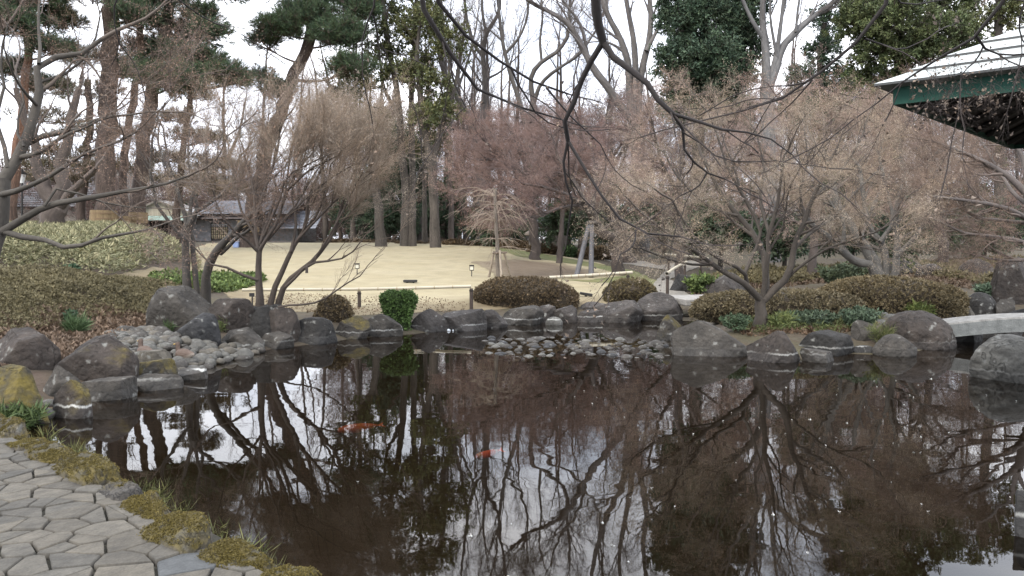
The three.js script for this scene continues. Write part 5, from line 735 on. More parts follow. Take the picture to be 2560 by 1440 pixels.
{ const poly = outline(372, 700, 430, 690, 560, 690, 655, 692, 662, 706, 600, 726, 480, 730, 400, 716), f = inPoly(poly); scatter('ground_cover', 'bright green ground cover round the foot of the three stemmed tree', 'ground cover', 'cover', 2600, 34, (r) => { const p = f(r); return p && V(p[0], H(...p) + 0.16 * r(), p[1]); }, [0.7, 1.25], [0.85, 0.8, 0.8], null, 0.5); }
{ // plants on the point
  const poly = outline(1800, 812, 1860, 792, 2000, 800, 2200, 790, 2205, 812, 2120, 835, 2000, 838, 1860, 846), f = inPoly(poly);
  scatter('fern_bed', 'ferns and low green leaves round the foot of the island maple', 'ferns', 'fern', 650, 35, (r) => { const p = f(r); return p && V(p[0], H(...p) + 0.02 + 0.1 * r(), p[1]); }, [0.3, 0.6], [0.85, 0.78, 0.62], null, 0.6);
  scatter('undergrowth', 'brown dry undergrowth and leaf litter on the planted point', 'undergrowth', 'litter', 2600, 36, (r) => { const p = f(r); return p && V(p[0], H(...p) + 0.02, p[1]); }, [0.5, 1], [0.7, 0.6, 0.5], null, 0.3);
  const back = [...outline(1760, 728, 1850, 716, 1990, 712, 2100, 694, 2300, 690, 2560, 740, 2640, 700), spot(2640, 32), spot(2300, 34), spot(1900, 32), spot(1780, 28)], fb = inPoly(back);
  scatter('slope_brush', 'dull olive brush on the slope behind the right hedges', 'brush', 'brush', 12000, 37, (r) => { const p = fb(r); return p && V(p[0], H(...p) + 0.4 * r() * (0.6 + fbm(p[0], p[1], 2)), p[1]); }, [1.2, 2.2], [0.75, 0.75, 0.62], null, 0.6);
}
{ const poly = [...outline(1740, 745, 1990, 715, 2200, 700, 2400, 720, 2560, 760, 2640, 740), spot(2640, 32), spot(2300, 34), spot(1900, 32), spot(1760, 28), spot(1720, 24)], f = inPoly(poly); scatter('slope_litter', 'brown fallen leaves on the slope behind the right hedges', 'fallen leaves', 'litter', 7000, 38, (r) => { const p = f(r); return p && V(p[0], H(...p) + 0.02, p[1]); }, [0.8, 1.8], [0.6, 0.55, 0.48], null, 0.3); }
function plant(name, label, cat, x0, x1, yt, yb, D, kind, n, s, tint) {
  const c = onG((x0 + x1) / 2, yb), k = -c.z / FOCAL, w = (x1 - x0) / 2 * k, h = (yb - yt) * k, t = rooted(name, label, cat, c), R = rng(x0 + yt), g = new GB();
  for (let j = 0; j < 7; j++) { const a = R() * 6.28, l = R() * 0.8; g.tube([V(c.x, c.y - 0.05, c.z), V(c.x + Math.cos(a) * w * l * 0.5, c.y + h * 0.45, c.z + Math.sin(a) * w * l * 0.5), V(c.x + Math.cos(a) * w * l, c.y + h * 0.85, c.z + Math.sin(a) * w * l)], [0.012, 0.009, 0.005], 4, [0.1, 0.085, 0.05]); }
  mesh('stem', g.build(), M.twig, t);
  scatter(null, null, null, kind, n, x0 + 7, () => { const a = R() * 6.28, l = Math.sqrt(R()), v = R(); return V(c.x + Math.cos(a) * w * l * (0.5 + 0.5 * v), c.y + h * (0.15 + 0.85 * v * (1 - 0.3 * l)), c.z + Math.sin(a) * w * l * 0.8); }, s, tint, t, 0.7);
}
plant('leafy_shrub', 'grey green broad leaved shrub at the right end of the low hedge on the point', 'shrub', 2098, 2204, 764, 824, 15.1, 'broad', 460, [0.35, 0.65], [1, 1, 1]);
plant('leafy_shrub', 'row of glossy green leaves along the front of the low hedge', 'shrub', 1940, 2110, 774, 815, 15.2, 'broad', 460, [0.35, 0.62], [0.85, 0.85, 0.8]);
plant('leafy_shrub', 'small green shrub left of the foot of the island maple', 'shrub', 1798, 1880, 786, 832, 15, 'broad', 240, [0.35, 0.6], [0.9, 0.95, 0.8]);
plant('leafy_shrub', 'yellowish green shrub by the bamboo handrail near the slab bridge', 'shrub', 1706, 1798, 682, 738, 19.6, 'cover', 260, [0.8, 1.3], [0.75, 0.7, 0.7]);
plant('leafy_shrub', 'bluish green shrub above the dark rounded boulder', 'shrub', 2436, 2530, 708, 748, 20.5, 'broad', 240, [0.8, 1.2], [1.1, 1.1, 1.15]);
plant('leafy_shrub', 'light green shrub right of the foot of the pale grey forked maple', 'shrub', 2226, 2290, 640, 690, 24, 'cover', 90, [0.7, 1.0], [0.55, 0.5, 0.42]);
plant('leafy_shrub', 'dull green spreading shrub left of the foot of the pale grey forked maple', 'shrub', 2040, 2180, 655, 720, 21, 'broad', 380, [0.8, 1.3], [0.85, 0.75, 0.6]);
plant('fern_clump', 'yellow green fern clump at the foot of the broad right hedge', 'fern', 2255, 2330, 755, 795, 16.5, 'fern', 90, [0.6, 1], [1.2, 1.1, 0.8]);
plant('fern_clump', 'bright fern fronds directly right of the trunk of the island maple', 'fern', 1915, 1990, 780, 825, 14.5, 'fern', 110, [0.4, 0.7], [1.1, 1.0, 0.8]);
plant('grass_clump', 'dark green grass clump between the rocks left of the big brown boulder', 'grass', 2170, 2235, 812, 870, 13.7, 'blade', 110, [0.35, 0.6], [0.65, 0.68, 0.55]);
plant('grass_clump', 'dark bluish green tuft of grass above the pebbles on the left bank', 'grass', 165, 218, 802, 838, 13.8, 'blade', 150, [0.5, 0.8], [0.55, 0.85, 0.9]);
plant('small_shrub', 'small dark green shrub at the edge of the bamboo grass', 'shrub', 162, 198, 660, 690, 16.4, 'broad', 80, [0.6, 0.9], [0.7, 0.9, 0.8]);
plant('small_shrub', 'small green plant standing on the brush covered left bank', 'shrub', 160, 190, 776, 815, 13.6, 'broad', 60, [0.5, 0.8], [0.6, 0.8, 0.6]);
plant('small_shrub', 'narrow leaved seedling between the blue black boulder and the brown one', 'shrub', 540, 570, 800, 832, 14.2, 'blade', 40, [0.4, 0.6], [0.9, 1.1, 0.9]);
plant('small_shrub', 'bluish seedling in front of the dark face of the largest boulder', 'shrub', 415, 438, 802, 832, 14.8, 'blade', 36, [0.4, 0.6], [0.7, 1, 1.1]);
plant('fern_clump', 'dark fern at the left edge between the yellow moss boulder and the paving', 'fern', -20, 105, 1024, 1075, 7.9, 'fern', 130, [0.4, 0.75], [0.6, 0.68, 0.5]);
{ sprig('moss', 8, 0.006, 0.5, [0.065, 0.052, 0.014], [0.15, 0.115, 0.02], 1.2); const T = scene.getObjectByName('paved_terrace'); scatter(null, null, null, 'moss', MOSS.length * 2, 91, (r, k) => { const [q, n, m] = MOSS[k >> 1], p = q.clone().add(V((r() - 0.5) * 0.03, 0.001, (r() - 0.5) * 0.03)).applyMatrix4(m.matrix); return { p, n }; }, [0.7, 1.7], [1, 1, 1], T, 0.5); }
{ const poly = outline(590, 770, 640, 740, 760, 735, 900, 742, 1080, 745, 1180, 760, 1150, 782, 1000, 790, 880, 792, 700, 782), f = inPoly(poly); scatter('lawn_litter', 'fallen leaves and dry bits on the grass along the near edge of the lawn', 'fallen leaves', 'litter', 1300, 92, (r) => { const p = f(r); return p && V(p[0], H(...p) + 0.012, p[1]); }, [0.25, 0.6], [1, 0.95, 0.85], null, 0.2); }
// grass along the paving
{
  const r0 = rng(4), l = []; for (const [x, y, n, w] of [[105, 1082, 14, 40], [150, 1110, 26, 50], [190, 1140, 26, 50], [240, 1165, 10, 40], [360, 1225, 30, 50], [400, 1262, 24, 50], [440, 1290, 16, 40], [520, 1345, 16, 50], [560, 1365, 14, 60], [620, 1390, 18, 50], [660, 1410, 10, 40], [300, 1195, 8, 50]]) for (let k = 0; k < n * 0.8; k++) { const p = onY(x + (r0() - 0.35) * w * 1.6, y + (r0() - 0.4) * 30, 0.2); l.push(p); }
  scatter('edge_grass', 'tufts of yellow green grass hanging over the water along the mossy edge', 'grass', 'blade', l.length, 41, (r, k) => V(l[k].x, 0.06 + r() * 0.18, l[k].z), [0.2, 0.46], [0.85, 0.82, 0.7], null, 0.6);
  const f = inPoly(POND.map((p) => p)); const pr = rng(77), g = SPRIG.litter;
  scatter('floating_petals', 'small pale petals and bits floating on the dark water', 'petals', 'litter', 170, 42, (r) => { let p; for (let k = 0; k < 30; k++) { p = f(r); if (p && p[1] > -11 && p[0] > -1.5 + r() * 3) break; } return p && V(p[0], 0.004, p[1]); }, [0.08, 0.22], [3.4, 4.6, 6.2], null, 0.1);
}

/* ---------- bamboo rails, posts and small fittings ---------- */
const BAMBOO = [0.5, 0.45, 0.34], DARKWOOD = [0.07, 0.052, 0.042];
function rail(label, pts, posts, o = {}) {
  const t = rooted('bamboo_rail', label, 'fence', pts[0]), L = pts.length, g = new GB(), c = new THREE.CatmullRomCurve3(pts).getPoints(24); g.tube(c, c.map((_, k) => (k % 4 === 0 ? 1.08 : 1) * (o.r ?? 0.03)), 9, (u) => BAMBOO.map((v) => v * (0.9 + 0.15 * noise(u * 30, 2)))); for (let k = 2; k < 24; k += 2) { const d = V().subVectors(c[k], c[k - 1]).setLength(0.012); g.tube([V().copy(c[k]).sub(d), V().copy(c[k]).add(d)], [(o.r ?? 0.03) * 1.14, (o.r ?? 0.03) * 1.14], 9, [0.3, 0.24, 0.15]); } mesh('rail', g.build(), M.plain, t);
  for (const p of posts) { const b = new GB(); b.tube([V(p.x, H(p.x, p.z) - 0.1, p.z), V(p.x, p.y - 0.02, p.z)], [0.045, 0.042], 9, DARKWOOD); b.tube([V(p.x, p.y - 0.09, p.z), V(p.x, p.y - 0.06, p.z)], [0.052, 0.052], 9, [0.03, 0.025, 0.02]); mesh('post', b.build(), M.wood, t); }
}
const D1 = 19.2; rail('long low bamboo rail between the slender tree and the largest azalea', [at(606, 725, D1), at(760, 724, D1), at(898, 723, D1), at(1040, 720, D1), at(1178, 716, D1)], [at(650, 727, D1), at(898, 726, D1), at(1178, 719, D1)], { r: 0.036 });
rail('pale bamboo rail slanting up behind the largest azalea', [at(1372, 694, 21.2), at(1480, 688, 21.8), at(1580, 681, 22.4)], [at(1570, 685, 22.3), at(1390, 696, 21.2)], { r: 0.042 });
rail('short bamboo rail beyond the path on the right of the propped maple', [at(1660, 636, 31), at(1722, 641, 31.5), at(1770, 646, 32)], [at(1672, 640, 31), at(1752, 646, 31.8)], { r: 0.045 });
rail('bamboo handrail climbing along the path by the slab bridge', [at(1667, 684, 21.4), at(1690, 668, 24), at(1716, 655, 27)], [at(1669, 688, 21.4), at(1712, 661, 26.6)], { r: 0.04 });
{ const t = rooted('maple_props', 'two grey wooden props holding up the leaning maple', 'props', ground(1460, 29.5)); for (const [x, X] of [[1441, 1474], [1478, 1480]]) { const g = new GB(), p = ground(x, 29.2); g.tube([p, at(X, 556, 30.3)], [0.1, 0.085], 9, [0.125, 0.125, 0.135]); mesh('prop', g.build(), M.wood, t); } const g = new GB(); g.tube([at(1466, 558, 30.2), at(1492, 556, 30.2)], [0.07, 0.07], 8, [0.09, 0.08, 0.075]); mesh('crossbar', g.build(), M.wood, t); }
function boxes(name, label, cat, pos, list, group) { const t = thing(name, label, cat, pos, group); for (const [part, x, y, z, w, h, d, c, mat] of list) { const m = mesh(part, new RoundedBoxGeometry(w, h, d, 2, Math.min(w, h, d) * 0.12), (mat ?? M.plain).clone(), t); m.material.vertexColors = false; m.material.color.setRGB(...c); m.position.set(x, y, z); } return t; }
const BLACK = [0.022, 0.021, 0.02];
for (const [x, D, l] of [[1179, 27.5, 'small dark framed garden lamp on a stake left of the weeping tree'], [892, 28, 'small garden lamp on a stake in the lawn seen through the slender tree']]) boxes('garden_lamp', l, 'lamp', ground(x, D), [['stake', 0, 0.11, 0, 0.03, 0.24, 0.03, BLACK], ['shade', 0, 0.29, -0.03, 0.15, 0.17, 0.05, BLACK], ['face', 0, 0.29, 0.0, 0.11, 0.12, 0.03, [0.6, 0.58, 0.48]], ['cap', 0, 0.385, -0.01, 0.17, 0.025, 0.11, BLACK]]);
boxes('ground_spotlight', 'flat black light box lying on the lawn left of the largest azalea', 'spotlight', ground(1025, 25), [['housing', 0, 0.06, 0, 0.42, 0.07, 0.2, BLACK], ['foot', -0.1, 0.02, 0, 0.05, 0.06, 0.12, BLACK], ['foot', 0.1, 0.02, 0, 0.05, 0.06, 0.12, BLACK]]);
boxes('ground_spotlight', 'slanting black light box on the sand right behind the largest azalea', 'spotlight', ground(1465, 22), [['housing', 0, 0.07, 0, 0.34, 0.07, 0.18, BLACK], ['foot', 0, 0.02, 0, 0.06, 0.06, 0.12, BLACK]]).rotation.z = -0.16;
boxes('ground_spotlight', 'small dark lamp on two legs beside the smaller rounded azalea', 'spotlight', at(1642, 752, 19.5), [['housing', 0, 0.16, 0, 0.26, 0.045, 0.16, BLACK], ['leg', -0.05, 0.05, 0, 0.02, 0.2, 0.02, BLACK], ['leg', 0.06, 0.05, 0, 0.02, 0.2, 0.02, BLACK]]);
boxes('plant_sign', 'small dark name plate on a stake beside the slender tree', 'sign', V(at(631, 762, 15.4).x, at(631, 768, 15.4).y, -15.4), [['stake', 0, 0.12, 0, 0.022, 0.28, 0.02, BLACK], ['plate', 0, 0.24, 0.02, 0.1, 0.07, 0.015, BLACK]]);
boxes('tree_tag', 'dark tag hanging from a right hand stem of the slender tree', 'tag', at(767, 682, 14.2), [['plate', 0, 0.05, 0, 0.05, 0.11, 0.012, [0.04, 0.03, 0.025]], ['cord', 0, 0.12, 0, 0.006, 0.05, 0.006, [0.1, 0.09, 0.08]]]);
boxes('storage_crate', 'small pale blue box at the foot of the leaning pine', 'box', ground(590, 45.5), [['body', 0, 0.16, 0, 0.3, 0.32, 0.26, [0.3, 0.38, 0.6]], ['lid', 0, 0.335, 0, 0.33, 0.04, 0.29, [0.45, 0.5, 0.66]]]);
/* straw wraps round the pines: each hugs its trunk */
function wrap(label, x, y0, y1, wpx, D) { const t = rooted('straw_wrap', label, 'straw mat', at(x, y1, D), 'straw mats tied round tree trunks'); t.userData.group = undefined; delete t.userData.group; const k = D / FOCAL, r = wpx / 2 * k, a = at(x, y1, D), b = at(x, y0, D), g = new GB(), n = 6, pts = [], rr = []; for (let i = 0; i <= n; i++) { pts.push(V().lerpVectors(a, b, i / n)); rr.push(r * (1 + 0.04 * noise(i * 1.3, x))); } g.tube(pts, rr, 18, [0.25, 0.18, 0.095], 0, 0.12); mesh('mat', g.build(), M.wood, t); for (const f of [0.25, 0.72]) { const h = new GB(), p = V().lerpVectors(a, b, f); h.tube([V(p.x, p.y - 0.02, p.z), V(p.x, p.y + 0.025, p.z)], [r * 1.05, r * 1.05], 18, [0.17, 0.11, 0.06]); mesh('rope', h.build(), M.plain, t); } }
wrap('widest straw mat tied round the foot of the thickest pine', 259, 526, 554, 60, 38); wrap('lowest straw mat, round the thin pine between the thick ones', 309, 540, 568, 34, 39); wrap('straw mat round the leaning pine trunk left of the house', 345, 531, 558, 46, 40); wrap('straw mat round the pine trunk right of the house door', 620, 552, 580, 52, 46); wrap('straw mat round the red barked pine at the left edge', 22, 545, 572, 32, 36);
/* stone lantern behind the hedge */
{
  const p = ground(1328, 45.5), t = thing('stone_lantern', 'mushroom capped stone lantern behind the dark hedge', 'stone lantern', p), col = (g, c) => { const n = g.attributes.position.count, a = new Float32Array(n * 3); for (let k = 0; k < n; k++) a.set(c, k * 3); g.setAttribute('color', new THREE.BufferAttribute(a, 3)); return g; }, lat = (pr, n = 16) => new THREE.LatheGeometry(pr.map(([x, y]) => new THREE.Vector2(x, y)), n), G = [0.2, 0.18, 0.155];
  mesh('base', col(lat([[0, 0], [0.34, 0], [0.34, 0.14], [0.2, 0.2], [0, 0.2]]), G), M.concrete, t); mesh('post', col(lat([[0.15, 0.2], [0.13, 0.45], [0.16, 0.62], [0, 0.62]]), G), M.concrete, t); mesh('light_box', col(lat([[0, 0.6], [0.26, 0.62], [0.26, 0.7], [0.17, 0.72], [0.17, 0.9], [0, 0.9]], 6), [0.12, 0.11, 0.1]), M.concrete, t); mesh('roof', col(lat([[0, 0.88], [0.34, 0.9], [0.4, 0.96], [0.33, 1.08], [0.16, 1.18], [0.06, 1.22], [0, 1.23]], 18), [0.21, 0.175, 0.145]), M.concrete, t);
}
/* street lamp by the far roofs */
{ const D = 40, p = ground(55, D), t = rooted('street_lamp', 'dark old fashioned lamp post behind the bamboo grass at the far left', 'street lamp', p), a = at(55, 458, D), g = new GB(); g.tube([p, V(p.x, lerp(p.y, a.y, 0.1), p.z), V(p.x, lerp(p.y, a.y, 0.12), p.z), a], [0.09, 0.09, 0.05, 0.04], 10, BLACK); mesh('pole', g.build(), M.plain, t); const k = D / FOCAL, h = new GB(), b = at(55, 436, D), c = at(55, 428, D); h.tube([a, b], [0.1, 0.2], 6, [0.55, 0.55, 0.53]); mesh('lantern', h.build(), M.gloss, t); const q = new GB(); q.tube([b, V(b.x, b.y + 0.05, b.z), c, V(c.x, c.y + 0.1, c.z)], [0.25, 0.24, 0.08, 0.015], 8, BLACK); mesh('cap', q.build(), M.plain, t); }

/* ---------- bridges ---------- */
{
  const a = onY(2396, 836, 0.0), pts = [], D0 = 14.2, D1 = 13.4, n = 18, g = new GB(), top = [], th = 0.26, wide = 0.75, stone = [0.24, 0.236, 0.222];
  for (let k = 0; k <= n; k++) { const t = k / n, px = 2372 + t * 520, p = at(px, 800, lerp(D0, D1, t)); const y = 0.39 + 0.19 * Math.sin(Math.PI * (0.06 + 0.88 * t)); top.push(V(p.x, y, p.z)); }
  const along = V().subVectors(top[n], top[0]).setY(0).normalize(), back = V(along.z, 0, -along.x); if (back.z > 0) back.multiplyScalar(-1);
  for (let k = 0; k < n; k++) { const p = top[k], q = top[k + 1], P = V().copy(p).addScaledVector(back, wide), Q = V().copy(q).addScaledVector(back, wide), dn = (v) => V(v.x, v.y - th, v.z), bv = (v) => V(v.x, v.y - 0.03, v.z).addScaledVector(back, -0.012); g.quad(p, q, Q, P, stone); g.quad(bv(p), bv(q), q, p, stone); g.quad(dn(p), dn(q), bv(q), bv(p), [0.19, 0.2, 0.195]); g.quad(dn(P), dn(Q), dn(q), dn(p), stone); g.quad(P, Q, dn(Q), dn(P), stone); }
  g.quad(top[0], V().copy(top[0]).addScaledVector(back, wide), V().copy(top[0]).addScaledVector(back, wide).add(V(0, -th, 0)), V().copy(top[0]).add(V(0, -th, 0)), stone);
  const geo = g.build(), U = geo.attributes.uv, Pp = geo.attributes.position; for (let k = 0; k < Pp.count; k++) U.setXY(k, Pp.getX(k), Pp.getY(k) + Pp.getZ(k)); tag(mesh('stone_bridge', geo, M.concrete), 'gently arched pale stone slab bridge at the right edge', 'bridge');
  const b = new GB(); // small slab bridge beyond the largest shore rock
  const c = at(1740, 752, 19.8), s = thing('slab_bridge', 'short flat stone slab bridging the dark gap behind the purple rock', 'bridge', V(c.x, 0.42, c.z)); const m = mesh('slab', new RoundedBoxGeometry(1.3, 0.16, 1.5, 3, 0.03), M.concrete.clone(), s); m.material.vertexColors = false; m.material.color.setRGB(0.3, 0.285, 0.26); m.rotation.y = 0.25;
  const e = mesh('abutment', new RoundedBoxGeometry(0.35, 0.5, 1.2, 2, 0.03), M.concrete.clone(), s); e.material.vertexColors = false; e.material.color.setRGB(0.14, 0.12, 0.11); e.position.set(0.55, -0.32, -0.1);
}
/* stepping stones on the point */
for (const [x, y, w, h, l] of [[2195, 792, 60, 12, 'pale flat stepping stone farthest from the bridge'], [2250, 799, 74, 14, 'pale flat stepping stone right beside the big brown boulder'], [2205, 812, 44, 9, 'small grey stepping stone in front of the two pale ones']]) { const p = onG(x, y), k = -p.z / FOCAL, m = mesh('stepping_stone', rockGeo(800 + x, w * k, 0.14, w * k * 0.9, { detail: 14, planes: 7, round: 0.8, top: 0.4, c: 'pale', cut: -0.3 }), M.rock); m.position.set(p.x, p.y - 0.05, p.z - 0.1); tag(m, l, 'stepping stone'); }

/* ---------- the pavilion roof ---------- */
{
  const c0 = at(2232, 262, 7.0), ye = c0.y, u = V(0.735, 0, 0.678), v = V(0.678, 0, -0.735), S = 4.6, tan = 0.56, fh = 0.155, over = 0.12;
  const t = rooted('pavilion', 'open garden pavilion with a stepped pale metal roof and green fascia at the right', 'pavilion', V(c0.x + (u.x + v.x) * S / 2, H(c0.x + (u.x + v.x) * S / 2, c0.z + (u.z + v.z) * S / 2), c0.z + (u.z + v.z) * S / 2));
  const P = (a, b, y) => V(c0.x + u.x * a + v.x * b, y, c0.z + u.z * a + v.z * b), rows = 11, sides = [[(s, w) => [w, s]], [(s, w) => [s, S - w]], [(s, w) => [S - w, s]], [(s, w) => [s, w]]];
  const panel = [0.5, 0.53, 0.51], GREEN = [0.011, 0.056, 0.04];
  sides.forEach(([f]) => {
    for (let k = 0; k < rows; k++) { // each course of sheet metal overlaps the one below
      const i0 = -over + (S / 2 + over) * k / rows, i1 = -over + (S / 2 + over) * (k + 1) / rows + 0.02, y0 = ye + fh + (i0 + over) * tan + 0.022, y1 = ye + fh + (i1 + over) * tan, g = new GB(), q = (s, w, y) => P(...f(s, w), y), A = q(i0, i0, y0), B = q(S - i0, i0, y0), Cc = q(S - Math.min(i1, S / 2), Math.min(i1, S / 2), y1), Dd = q(Math.min(i1, S / 2), Math.min(i1, S / 2), y1), lo = (p) => V(p.x, p.y - 0.02, p.z);
      g.quad(A, B, Cc, Dd, panel); g.quad(lo(A), lo(B), B, A, panel.map((x) => x * 0.12)); g.quad(lo(A), lo(B), lo(Cc), lo(Dd), panel); mesh('roof_panel', g.build(), M.metal, t);
    }
    const g = new GB(), q = (s, w, y) => P(...f(s, w), y), A = q(0, 0, ye + fh + 0.05), B = q(S, 0, ye + fh + 0.05), a = q(0, 0, ye), b = q(S, 0, ye), A2 = q(0.04, 0.04, ye + fh + 0.05), B2 = q(S - 0.04, 0.04, ye + fh + 0.05), a2 = q(0.04, 0.04, ye), b2 = q(S - 0.04, 0.04, ye); g.quad(A, B, b, a, GREEN); g.quad(A2, B2, b2, a2, GREEN); g.quad(a, b, b2, a2, GREEN); mesh('fascia', g.build(), M.twig, t);
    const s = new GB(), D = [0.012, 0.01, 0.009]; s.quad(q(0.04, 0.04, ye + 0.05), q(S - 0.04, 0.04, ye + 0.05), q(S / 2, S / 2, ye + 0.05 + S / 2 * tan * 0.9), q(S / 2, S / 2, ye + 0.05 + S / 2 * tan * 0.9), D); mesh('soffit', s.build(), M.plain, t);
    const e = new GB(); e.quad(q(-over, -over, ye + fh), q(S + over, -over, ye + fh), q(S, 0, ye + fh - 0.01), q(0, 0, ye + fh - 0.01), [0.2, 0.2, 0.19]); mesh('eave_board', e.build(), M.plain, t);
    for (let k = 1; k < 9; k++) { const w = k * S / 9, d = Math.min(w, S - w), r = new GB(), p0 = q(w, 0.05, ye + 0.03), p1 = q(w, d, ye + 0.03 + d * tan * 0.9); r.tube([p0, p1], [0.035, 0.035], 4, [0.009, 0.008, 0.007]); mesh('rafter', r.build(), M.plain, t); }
  });
  for (const [a, b] of [[1.25, 1.25], [S - 1.25, 1.25], [1.25, S - 1.25], [S - 1.25, S - 1.25]]) { const p = P(a, b, 0), g = new GB(); g.tube([V(p.x, H(p.x, p.z) - 0.1, p.z), V(p.x, ye + 0.5, p.z)], [0.085, 0.085], 12, [0.07, 0.05, 0.04]); mesh('post', g.build(), M.wood, t); }
}

/* ---------- the house behind the lawn and the roofs at the left ---------- */
{
  const D = 63, k = D / FOCAL, o = at(560, 606, D), X = (px) => (px - 560) * k, Yh = (py) => (606 - py) * k, t = thing('house', 'low traditional house with grey tiled roof and green copper canopy behind the lawn', 'house', o), dark = [0.03, 0.024, 0.02], wallc = [0.3, 0.295, 0.3], tileC = [0.36, 0.37, 0.41], F = (part, x0, x1, y0, y1, z, d, c, mat, p = t) => { const g = new GB(); g.box((X(x0) + X(x1)) / 2 - (p.ox ?? 0), (Yh(y0) + Yh(y1)) / 2 - (p.oy ?? 0), z - d / 2, Math.abs(X(x1) - X(x0)), Math.abs(Yh(y1) - Yh(y0)), d, c); return mesh(part, g.build(), mat ?? M.plaster, p); };
  F('wall', 480, 527, 548, 604, 0, 6, wallc); F('wall', 571, 640, 548, 604, 0.004, 6, wallc); F('wall', 527.3, 570.7, 548, 556, 0.002, 0.3, wallc); F('wall', 640.5, 735, 556, 604, -1.2, 6, [0.3, 0.29, 0.28]); F('wall', 340, 479, 548, 604, -1.4, 6, dark); F('foundation', 478, 740, 602, 609, 0.08, 6, [0.16, 0.15, 0.14]); F('beam', 478, 642, 546, 550, 0.12, 0.3, [0.09, 0.075, 0.07]);
  const w = F('window', 526.5, 571.5, 558, 603, -0.08, 0.1, dark, M.plain); for (let i = 0; i < 9; i++) F('lattice_bar', 528 + i * 5, 529 + i * 5, 562, 596, -0.02, 0.05, dark, M.plain, w); for (let i = 0; i < 5; i++) F('lattice_bar', 527, 571, 567 + i * 6.3, 568 + i * 6.3, -0.026, 0.03, dark, M.plain, w); F('paper_screen', 528.5, 569.5, 568, 596, -0.06, 0.04, [0.62, 0.52, 0.34], M.plaster, w); F('pane', 528.5, 569.5, 560, 567, -0.07, 0.04, [0.35, 0.36, 0.36], M.gloss, w);
  const slope = (part, x0, x1, ye, yr, z0, z1, c, n) => { // tiled slope in courses
    const g = new GB(); for (let i = 0; i < n; i++) { const a = i / n, b = (i + 1) / n, y = (s) => lerp(Yh(ye), Yh(yr), s), z = (s) => lerp(z0, z1, s), sh = c.map((v) => v * (0.9 + 0.2 * ((i * 37 % 10) / 10))); g.quad(V(X(x0), y(a) + 0.05, z(a)), V(X(x1), y(a) + 0.05, z(a)), V(X(x1), y(b), z(b)), V(X(x0), y(b), z(b)), sh); g.quad(V(X(x0), y(a), z(a)), V(X(x1), y(a), z(a)), V(X(x1), y(a) + 0.05, z(a)), V(X(x0), y(a) + 0.05, z(a)), c.map((v) => v * 0.4)); } return mesh(part, g.build(), M.plaster, t); };
  slope('roof', 490, 736, 536, 503, 0.9, -3.2, tileC, 14); slope('roof', 490, 736, 536, 503, -7.3, -3.2, tileC, 8); slope('lower_roof', 508, 650, 549, 533, 1.0, 0.1, [0.12, 0.1, 0.095], 3); slope('lower_roof', 690, 790, 572, 524, 0.2, -3.2, [0.4, 0.42, 0.47], 12);
  { const g = new GB(); g.box((X(490) + X(736)) / 2, Yh(501), -3.2, X(736) - X(490), 0.22, 0.35, [0.28, 0.28, 0.31]); mesh('ridge', g.build(), M.plaster, t); }
  { const g = new GB(), z = 1.2, A = V(X(325), Yh(544), z), B = V(X(505), Yh(540), z), T = V(X(415), Yh(506), z); g.tri(A, B, T, [0.4, 0.36, 0.28]); g.tri(V(A.x, A.y, z - 4), V(B.x, B.y, z - 4), V(T.x, T.y, z - 4), [0.4, 0.36, 0.28]); mesh('gable', g.build(), M.plaster, t); const r = new GB(); for (const [p, q] of [[T, B], [T, A]]) { const p1 = V(p.x, p.y + 0.12, z + 0.25), q1 = V(q.x + (q.x > p.x ? 0.3 : -0.3), q.y - 0.02, z + 0.25); r.quad(p1, q1, V(q1.x, q1.y, z - 4), V(p1.x, p1.y, z - 4), [0.3, 0.29, 0.28]); r.quad(p1, q1, V(q1.x, q1.y - 0.16, q1.z), V(p1.x, p1.y - 0.16, p1.z), [0.2, 0.18, 0.15]); } mesh('gable_roof', r.build(), M.plaster, t); }
  { const g = new GB(), z0 = 1.25, z1 = 2.3; g.quad(V(X(318), Yh(552), z1), V(X(514), Yh(552), z1), V(X(500), Yh(541), z0), V(X(330), Yh(541), z0), [0.27, 0.36, 0.31]); g.quad(V(X(318), Yh(552), z1), V(X(514), Yh(552), z1), V(X(514), Yh(554), z1), V(X(318), Yh(554), z1), [0.16, 0.2, 0.18]); mesh('copper_canopy', g.build(), M.plaster, t); }
  for (const px of [352, 400, 448, 478]) F('pillar', px, px + 4, 553, 606, 2.0, 0.12, [0.08, 0.06, 0.05], M.wood);
  // far tiled roofs at the left edge
  const D2 = 66, k2 = D2 / FOCAL, o2 = at(110, 596, D2), h = thing('tiled_hall', 'long grey tiled roof of a hall seen behind the trunks at the far left', 'building', o2), x = (px) => (px - 110) * k2, yy = (py) => (596 - py) * k2;
